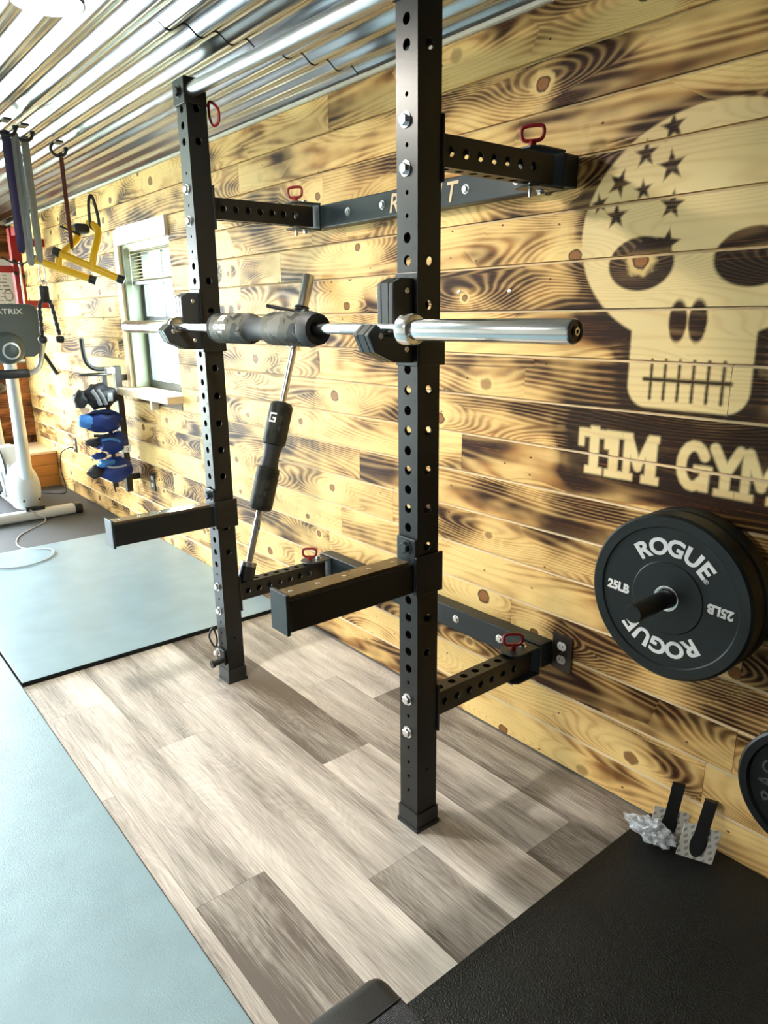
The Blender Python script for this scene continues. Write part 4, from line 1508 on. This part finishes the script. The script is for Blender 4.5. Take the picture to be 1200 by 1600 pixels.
# console
cp = [(-0.300, 1.27), (-0.255, 1.235), (0.175, 1.235), (0.222, 1.27), (0.245, 1.55), (0.228, 1.598), (0.185, 1.610), (-0.265, 1.610), (-0.308, 1.598), (-0.325, 1.55)]
con = part('console', G().prism([(a + 0.04, b) for a, b in cp], lambda a, b, d: (BX + d + (b - 1.25) * -0.08, BYc + a - 0.04, b), -0.06, 0.015), 'bike_grey', bk, None, bevel=0.012)
g = G().lathe([(0.115, 0.0), (0.112, 0.03), (0.095, 0.075), (0.062, 0.095), (0.0, 0.098)], (BX + 0.010, BYc - 0.005, 1.300), (1, 0, 0.02), 40)
part('neck_cover', g, 'bike_grey', con, 60)
part('neck_ring', G().lathe([(0.060, 0.0), (0.060, 0.012), (0.048, 0.016), (0.048, 0.0)], (BX + 0.098, BYc - 0.003, 1.285), (1, 0, -0.1), 32), 'alu', con)
tx = text_geo('MATRIX', 0.050, lambda a, b, d: (BX + 0.0155 - 0.08 * (1.545 + b - 1.25), BYc + 0.020 + a, 1.540 + b), 0.0006, 0.0008, 1.25)
part('lettering', tx, 'white_ink', con, None, 'white printed lettering')
part('lower_tray', G().rbox(BX - 0.10, BX + 0.03, BYc - 0.27, BYc + 0.10, 1.195, 1.225, 0.010, 2), 'alu', con, 60)
for s in (1, -1):
    c = [(BX + 0.01, BYc + s * 0.05, 1.115), (BX + 0.015, BYc + s * 0.13, 1.118), (BX + 0.02, BYc + s * 0.19, 1.16), (BX + 0.0, BYc + s * 0.225, 1.25), (BX - 0.02, BYc + s * 0.245, 1.33)]
    h = part('handlebar', G().tube(smooth_path(c, 6), 0.020, 14), 'alu', bk)
    part('grip', G().tube(smooth_path([(BX - 0.02, BYc + s * 0.243, 1.31), (BX - 0.05, BYc + s * 0.25, 1.37), (BX - 0.12, BYc + s * 0.24, 1.40)], 5), 0.024, 14), 'bike_black', h)
    part('extension_grip', G().tube([(BX - 0.01, BYc + s * 0.232, 1.27), (BX + 0.06, BYc + s * 0.30, 1.10)], 0.014, 12), 'black_grip', h)
part('handlebar_clamp', G().rbox(BX - 0.01, BX + 0.055, BYc - 0.115, BYc + 0.115, 1.085, 1.15, 0.012, 2), 'bike_black', bk, 60)

# cords
tag(put('power_cord', G().tube(smooth_path([(BX + 0.035, BYc - 0.02, 0.098), (BX + 0.10, BYc + 0.03, 0.06), (BX + 0.14, BYc + 0.05, 0.014), (-5.45, -0.74, 0.013), (-5.15, -0.80, 0.014), (-4.92, -0.66, 0.025), (-4.74, -0.745, 0.025), (-4.70, -0.95, 0.025), (-4.95, -1.15, 0.025)], 8), 0.0045, 8).mesh('power_cord', 'cord_grey', 60)),
    'thin grey cord looping across the pale mat from the bike', 'cord')
tag(put('power_cord', G().tube(smooth_path([(-6.44, -0.020, 0.43), (-6.46, -0.06, 0.43), (-6.62, -0.08, 0.36), (-6.72, -0.07, 0.20), (-6.68, -0.06, 0.06), (-6.60, -0.10, 0.014), (-6.72, -0.22, 0.014), (-6.95, -0.30, 0.014)], 8), 0.005, 8).mesh('power_cord', 'cord_black', 60)),
    'black cord plugged into the outlet behind the exercise bike', 'cord')

# ------------------------------------------------------------------ wooden step box in the corner
sb = empty('step_box', (-7.35, -0.30, 0.0), 'low stained wooden box in the far corner', 'box')
for k in range(3):
    part('front_board', G().box(-7.062, -7.042, -0.60, -0.006, 0.002 + k * 0.101, 0.100 + k * 0.101), 'box_pine', sb, None, bevel=0.003)
part('top_board', G().box(-7.68, -7.035, -0.62, -0.006, 0.306, 0.326), 'raw_pine', sb, None)
part('side_panel', G().box(-7.68, -7.064, -0.60, -0.585, 0.002, 0.304), 'box_pine', sb, None)

# ------------------------------------------------------------------ red cable tower with chart behind
rt = empty('cable_tower', (-6.6, -0.22, 1.45), 'red steel cable tower post behind the bike console with black pulley', 'gym tower')
RY = -0.225
part('post', G().bar((-6.62, RY, 1.45), (-6.62, RY, 2.20), 0.075, 0.075, (1, 0, 0)), 'redframe', rt, None, bevel=0.004)
part('cross_member', G().bar((-6.62, RY - 0.04, 1.89), (-6.62, RY - 0.85, 1.89), 0.04, 0.05), 'redframe', rt, None)
part('post', G().bar((-6.62, RY - 0.89, 1.45), (-6.62, RY - 0.89, 2.20), 0.075, 0.075, (1, 0, 0)), 'redframe', rt, None, bevel=0.004)
part('wall_strut', G().bar((-6.62, RY + 0.038, 1.62), (-6.62, -0.001, 1.62), 0.05, 0.06), 'redframe', rt, None)
part('wall_strut', G().bar((-6.62, RY + 0.038, 2.10), (-6.62, -0.001, 2.10), 0.05, 0.06), 'redframe', rt, None)
part('guide_rod', G().tube([(-6.565, RY + 0.005, 1.5), (-6.565, RY + 0.005, 1.95)], 0.008, 10), 'chrome', rt)
for z in (1.86, 1.95):
    hexbolt('bolt', (-6.582, RY - 0.026, z), (1, 0, 0), 0.012, 0.012, rt, 'black_grip')
    hexbolt('bolt', (-6.582, RY + 0.026, z - 0.02), (1, 0, 0), 0.012, 0.012, rt, 'black_grip')
part('pulley', G().lathe([(0.02, -0.018), (0.062, -0.018), (0.054, 0.0), (0.062, 0.018), (0.02, 0.018)], (-6.52, RY + 0.03, 2.235), (0.3, 1, 0), 28), 'bike_black', rt)
part('top_arm', G().bar((-6.68, RY, 2.17), (-6.40, RY + 0.02, 2.17), 0.06, 0.06), 'redframe', rt, None)
part('cable', G().tube(smooth_path([(-6.48, RY + 0.06, 2.19), (-6.46, RY + 0.075, 2.05), (-6.47, RY + 0.05, 1.95), (-6.55, RY - 0.02, 1.93), (-6.58, RY - 0.12, 1.98)], 6), 0.006, 8), 'cord_black', rt)

po = empty('exercise_chart', (-7.698, -0.45, 1.42), 'white printed exercise chart behind the red tower', 'poster')
part('sheet', G().box(-7.6985, -7.6955, -0.87, -0.012, 1.42, 2.04), 'poster', po, None)
ink = G()
random.seed(5)
for i in range(16):
    z = 1.48 + i * 0.032
    y = -0.80
    while y < -0.08:
        w = random.uniform(0.015, 0.06)
        if random.random() < 0.7:
            ink.box(-7.6953, -7.6948, y, y + w, z, z + random.uniform(0.004, 0.010))
        y += w + 0.015
for cy, cz in ((-0.07, 1.72), (-0.20, 1.88), (-0.45, 1.75)):
    ink.tube([(-7.6950, cy + 0.035 * math.cos(a), cz + 0.05 * math.sin(a)) for a in np.linspace(0, 2 * PI, 16, endpoint=False)], 0.004, 5, closed=True)
tag(part('print', ink, 'poster_ink', po, None, 'small grey printed lines'), None, None, None, 'stuff')


# ------------------------------------------------------------------ hooks, bands and hanging handles
def ceiling_hook(x, y, label):
    t = empty('ceiling_hook', (x, y, 2.27), label, 'hook', 'band hooks on the ceiling')
    part('mount_plate', G().rbox(x - 0.035, x + 0.035, y - 0.018, y + 0.018, 2.328, 2.338, 0.003, 2), 'bike_black', t, None)
    pts = smooth_path([(x - 0.01, y - 0.02, 2.332), (x - 0.012, y - 0.034, 2.305), (x, y - 0.025, 2.278), (x + 0.005, y, 2.270), (x + 0.008, y + 0.025, 2.282), (x + 0.008, y + 0.032, 2.306)], 5)
    part('hook_wire', G().tube(pts, 0.0075, 8), 'bike_black', t)
    part('knob', G().lathe([(0.0, -0.012), (0.011, -0.008), (0.012, 0.006), (0.0, 0.012)], (x + 0.008, y + 0.032, 2.306), (0, 0, 1), 12), 'bike_black', t)
    return t


def band(name, x, y, zt, zb, mat, w, label, sway=0.0, group='resistance bands hung from the ceiling', gap=0.012):
    pts = smooth_path([(x, y - gap * 0.4, zt), (x + sway * 0.3, y - gap * 0.5, zt - (zt - zb) * 0.25), (x + sway, y - gap * 0.5, (zt + zb) / 2), (x + sway * 0.5, y - gap * 0.4, zb + 0.05), (x, y, zb),
                       (x, y + gap * 0.4, zb + 0.06), (x - sway, y + gap * 0.5, (zt + zb) / 2 + 0.05), (x, y + gap * 0.4, zt), (x, y, zt + 0.012)], 8, True)
    o = put(name, G().tube(pts, w, 8, closed=True, sx=0.25, sy=1.0, up=(1, 0, 0)).mesh(name, mat, 60))
    return tag(o, label, 'resistance band', group)


ceiling_hook(-3.70, -0.900, 'black hook on the ceiling holding the navy band')
ceiling_hook(-3.76, -0.815, 'black hook on the ceiling holding the grey and black band')
ceiling_hook(-4.00, -0.600, 'black hook on the ceiling holding the band with the yellow handle')
band('resistance_band', -3.70, -0.905, 2.265, 1.80, 'band_blue', 0.016, 'navy blue resistance band hanging at the left edge', 0.01)
band('resistance_band', -3.71, -0.868, 2.265, 1.745, 'band_grey', 0.013, 'wavy grey resistance band beside the navy one', -0.015)
band('resistance_band', -3.76, -0.815, 2.268, 1.765, 'band_grey', 0.013, 'long grey and black resistance band above the rope handle', 0.006)
band('resistance_band', -4.00, -0.592, 2.268, 1.84, 'band_red', 0.0055, 'thin maroon resistance band holding the yellow handle frame', 0.004)


def carabiner(x, y, zt, zb, label):
    pts = smooth_path([(x, y - 0.006, zt), (x, y - 0.013, (zt + zb) / 2 + 0.008), (x, y - 0.010, zb + 0.008), (x, y, zb), (x, y + 0.012, zb + 0.012), (x, y + 0.013, (zt + zb) / 2), (x, y + 0.007, zt)], 5, True)
    return tag(put('carabiner', G().tube(pts, 0.0035, 8, closed=True).mesh('carabiner', 'zinc', 60)), label, 'carabiner', 'snap links under the bands')


carabiner(-3.76, -0.815, 1.745, 1.668, 'steel snap link between the band and the rope handle')
carabiner(-4.00, -0.590, 1.842, 1.790, 'steel snap link on the yellow handle frame')

# triceps rope
rp = empty('rope_handle', (-3.76, -0.815, 1.39), 'black braided rope handle with two rubber ends', 'rope handle')
part('loop_sleeve', G().rbox(-3.772, -3.748, -0.838, -0.796, 1.575, 1.652, 0.008, 2), 'black_grip', rp, 60)
part('metal_ring', G().tube([(-3.76, -0.815 + 0.014 * math.cos(a), 1.660 + 0.014 * math.sin(a)) for a in np.linspace(0, 2 * PI, 20, endpoint=False)], 0.004, 8, closed=True), 'zinc', rp)
for y0, ym, y1 in ((-0.826, -0.846, -0.851), (-0.806, -0.790, -0.772)):
    ctrl = smooth_path([(-3.76, y0, 1.60), (-3.76, ym, 1.555), (-3.76, (ym + y1) / 2, 1.49), (-3.76, y1, 1.425)], 10)
    rr = [0.0095 + 0.0022 * math.sin(i * 1.5) for i in range(len(ctrl))]
    part('rope_leg', G().tube(ctrl, rr, 10), 'black_grip', rp, 60)
    part('rubber_end', G().lathe([(0.0, -0.020), (0.014, -0.018), (0.021, -0.006), (0.021, 0.008), (0.012, 0.014), (0.0, 0.014)], (-3.76, y1, 1.408), (0, 0, 1), 20), 'black_grip', rp, 60)

# yellow handle frame
yh = empty('yellow_handles', (-4.0, -0.55, 1.68), 'yellow tubular handle frame with black end caps hanging by the window', 'exercise handle')
A0, A1 = Vector((-4.03, -0.672, 1.832)), Vector((-3.90, -0.385, 1.690))
B0, B1 = Vector((-4.10, -0.775, 1.800)), Vector((-3.97, -0.505, 1.690))
RT = 0.0185
for p, q in ((A0, A1), (B0, B1)):
    part('bar', G().tube([p, q], RT, 18), 'yellow', yh)
    for e, s in ((p, -1), (q, 1)):
        d = (q - p).normalized() * s
        part('end_cap', G().lathe([(RT + 0.003, -0.028), (RT + 0.003, 0.004), (RT, 0.007), (0, 0.007)], e, d, 20), 'black_grip', yh)
T0, T1 = Vector((-4.03, -0.470, 1.975)), Vector((-4.09, -0.560, 1.955))
for base, top in ((A0.lerp(A1, 0.55), T0), (B0.lerp(B1, 0.45), T1)):
    m1 = base + Vector((0.0, 0.012, 0.055))
    m2 = Vector((top.x + 0.03, top.y + 0.018, top.z - 0.055))
    part('arch', G().tube(smooth_path([base, m1, m2, top + Vector((0.012, 0.006, -0.012)), top + Vector((-0.02, -0.012, 0.0))], 7), RT, 16), 'yellow', yh)
part('top_pad', G().rbox(-4.09, -4.03, -0.555, -0.478, 1.925, 1.972, 0.014, 3), 'black_grip', yh, 60)
part('crank', G().tube([(-4.06, -0.62, 1.955), (-4.04, -0.53, 1.915)], 0.0055, 10), 'black_grip', yh)
part('strap_loop', G().tube(smooth_path([(-4.02, -0.480, 1.965), (-4.02, -0.478, 2.06), (-4.02, -0.465, 2.105), (-4.02, -0.450, 2.085), (-4.02, -0.436, 1.99), (-4.02, -0.445, 1.93), (-4.02, -0.465, 1.945)], 6, True), 0.008, 8, closed=True), 'black_grip', yh)

# ------------------------------------------------------------------ accessory rack on the wall with gloves and cuffs
ar = empty('accessory_rack', (-5.0, -0.08, 0.30), 'black wall rack with pegs beside the window', 'storage rack')
part('post', G().box(-5.030, -4.985, -0.100, -0.058, 0.315, 1.190), 'rack_black', ar, None, bevel=0.003)
part('post', G().box(-5.022, -4.992, -0.185, -0.155, 0.36, 1.150), 'rack_black', ar, None, bevel=0.003)
part('wall_tab', G().box(-5.028, -4.987, -0.058, -0.0005, 1.09, 1.13), 'rack_black', ar, None)
part('wall_tab', G().box(-5.028, -4.987, -0.058, -0.0005, 0.40, 0.44), 'rack_black', ar, None)
part('top_clamp', G().rbox(-5.035, -4.98, -0.170, -0.098, 1.135, 1.185, 0.006, 2), 'zinc', ar, 60)
for i, z in enumerate((1.0, 0.85, 0.68, 0.50)):
    part('peg', G().tube([(-5.008, -0.10, z), (-5.008, -0.33, z + 0.01)], 0.010, 10), 'rack_black', ar)
hb = empty('bent_handle', (-5.0, -0.2, 1.16), 'black bent bar handle standing up from the accessory rack', 'handle')
part('tube', G().tube(smooth_path([(-5.0, -0.140, 1.172), (-5.0, -0.225, 1.178), (-5.0, -0.272, 1.215), (-5.0, -0.288, 1.28), (-5.0, -0.292, 1.375)], 7), 0.0145, 14), 'black_grip', hb)
lh = empty('loop_handle', (-5.0, -0.2, 1.12), 'thin dark loop handle just under the bent handle', 'handle')
part('loop', G().tube(smooth_path([(-4.985, -0.13, 1.140), (-4.97, -0.22, 1.140), (-4.985, -0.315, 1.142), (-5.02, -0.32, 1.142), (-5.03, -0.22, 1.142), (-5.02, -0.13, 1.142)], 6, True), 0.008, 10, closed=True), 'dark_steel', lh)

gb = empty('training_mitt', (-5.0, -0.24, 0.91), 'black and grey padded mitt on the top peg of the wall rack', 'mitt')
part('body', G().blob((-5.0, -0.215, 0.998), (0.075, 0.110, 0.082), 2, 0.35), 'glove_black', gb, 60)
part('cuff', G().blob((-4.99, -0.345, 0.985), (0.05, 0.045, 0.055), 5, 0.5), 'glove_black', gb, 60)
for k, y in enumerate((-0.262, -0.225)):
    part('stripe', G().tube(smooth_path([(-4.955 + 0.02, y - 0.02, 1.045), (-4.915, y, 1.0), (-4.918, y + 0.02, 0.945)], 5), 0.014, 8, sx=1.0, sy=0.35), 'fabric_grey', gb)
part('patch', G().rbox(-4.928, -4.918, -0.190, -0.155, 0.965, 1.02, 0.003, 2), 'fabric_grey', gb, 60)

gc = empty('blue_glove', (-5.0, -0.24, 0.78), 'royal blue glove on the second peg of the wall rack', 'glove', 'blue gear on the wall rack')
part('body', G().blob((-5.0, -0.205, 0.828), (0.07, 0.115, 0.076), 7, 0.35), 'glove_blue', gc, 60)
part('thumb', G().blob((-4.985, -0.330, 0.842), (0.045, 0.05, 0.048), 9, 0.3), 'glove_light', gc, 60)
part('strap', G().tube(smooth_path([(-4.97, -0.31, 0.885), (-4.95, -0.24, 0.895), (-4.95, -0.17, 0.875)], 5), 0.012, 8, sx=0.4), 'glove_black', gc)

gd = empty('ankle_cuff', (-5.0, -0.22, 0.62), 'dark blue padded cuff with a white tag on the third peg', 'cuff', 'blue gear on the wall rack')
part('body', G().blob((-4.985, -0.175, 0.675), (0.075, 0.105, 0.068), 12, 0.4), 'glove_blue', gd, 60)
part('pad', G().blob((-4.98, -0.290, 0.69), (0.05, 0.055, 0.030), 14, 0.4), 'glove_black', gd, 60)
part('flap', G().blob((-4.97, -0.27, 0.600), (0.03, 0.05, 0.024), 15, 0.3), 'glove_blue', gd, 60)
part('strap', G().tube(smooth_path([(-4.95, -0.30, 0.742), (-4.93, -0.23, 0.735), (-4.93, -0.17, 0.715)], 5), 0.011, 8), 'glove_black', gd)
part('trim', G().tube(smooth_path([(-4.925, -0.26, 0.71), (-4.912, -0.20, 0.715), (-4.915, -0.14, 0.69)], 5), 0.009, 8), 'glove_light', gd)
part('tag', G().box(-4.945, -4.941, -0.112, -0.062, 0.605, 0.650), 'white_ink', gd, None, 'small white tag')
tk = text_geo('8', 0.035, lambda a, b, d: (-4.9405, -0.087 + a, 0.615 + b), 0.0)
part('tag_print', tk, 'mark_ink', gd, None)

ge_ = empty('boxing_glove', (-5.0, -0.22, 0.40), 'blue boxing glove with sky blue trim on the lowest peg', 'glove', 'blue gear on the wall rack')
part('body', G().blob((-4.985, -0.165, 0.485), (0.08, 0.115, 0.085), 17, 0.3), 'glove_blue', ge_, 60)
part('cuff', G().blob((-4.985, -0.300, 0.490), (0.055, 0.055, 0.045), 19, 0.35), 'glove_black', ge_, 60)
part('thumb', G().blob((-4.96, -0.235, 0.545), (0.045, 0.06, 0.026), 20, 0.35), 'glove_light', ge_, 60)
part('trim', G().tube(smooth_path([(-4.915, -0.245, 0.53), (-4.90, -0.20, 0.52), (-4.902, -0.12, 0.525)], 5), 0.007, 8), 'fabric_grey', ge_)
part('lace', G().tube(smooth_path([(-4.92, -0.215, 0.42), (-4.918, -0.212, 0.38), (-4.92, -0.205, 0.345)], 4), 0.006, 8), 'glove_black', ge_)

# ------------------------------------------------------------------ ceiling lamp
def ceiling_lamp(LX, LY, label):
    la = empty('ceiling_lamp', (LX, LY, 2.345), label, 'lamp', 'dome lamps on the ceiling')
    k = 0.70
    part('dome', G().lathe([(r * k, h) for r, h in [(0.035, 0.0), (0.07, 0.01), (0.11, 0.035), (0.125, 0.070), (0.127, 0.085), (0.121, 0.085), (0.119, 0.070), (0.10, 0.036), (0.03, 0.016)]], (LX, LY, 2.343), (0, 0, -1), 40), 'dark_steel', la)
    part('diffuser', G().lathe([(r * k, h) for r, h in [(0.0, 0.100), (0.05, 0.098), (0.09, 0.092), (0.118, 0.080), (0.118, 0.070), (0.0, 0.060)]], (LX, LY, 2.343), (0, 0, -1), 40), 'lamp_glow', la)


ceiling_lamp(-2.12, -1.165, 'round metal dome ceiling lamp glowing white at the top left')
ceiling_lamp(-4.9, -2.9, 'added unseen dome lamp far on the left side of the room')  # added out of view to light the faces turned to the left
ceiling_lamp(-1.6, -2.7, 'added unseen dome lamp opposite the rack brightening the right wall')  # extra unseen lamp, put here to brighten the boards on the right
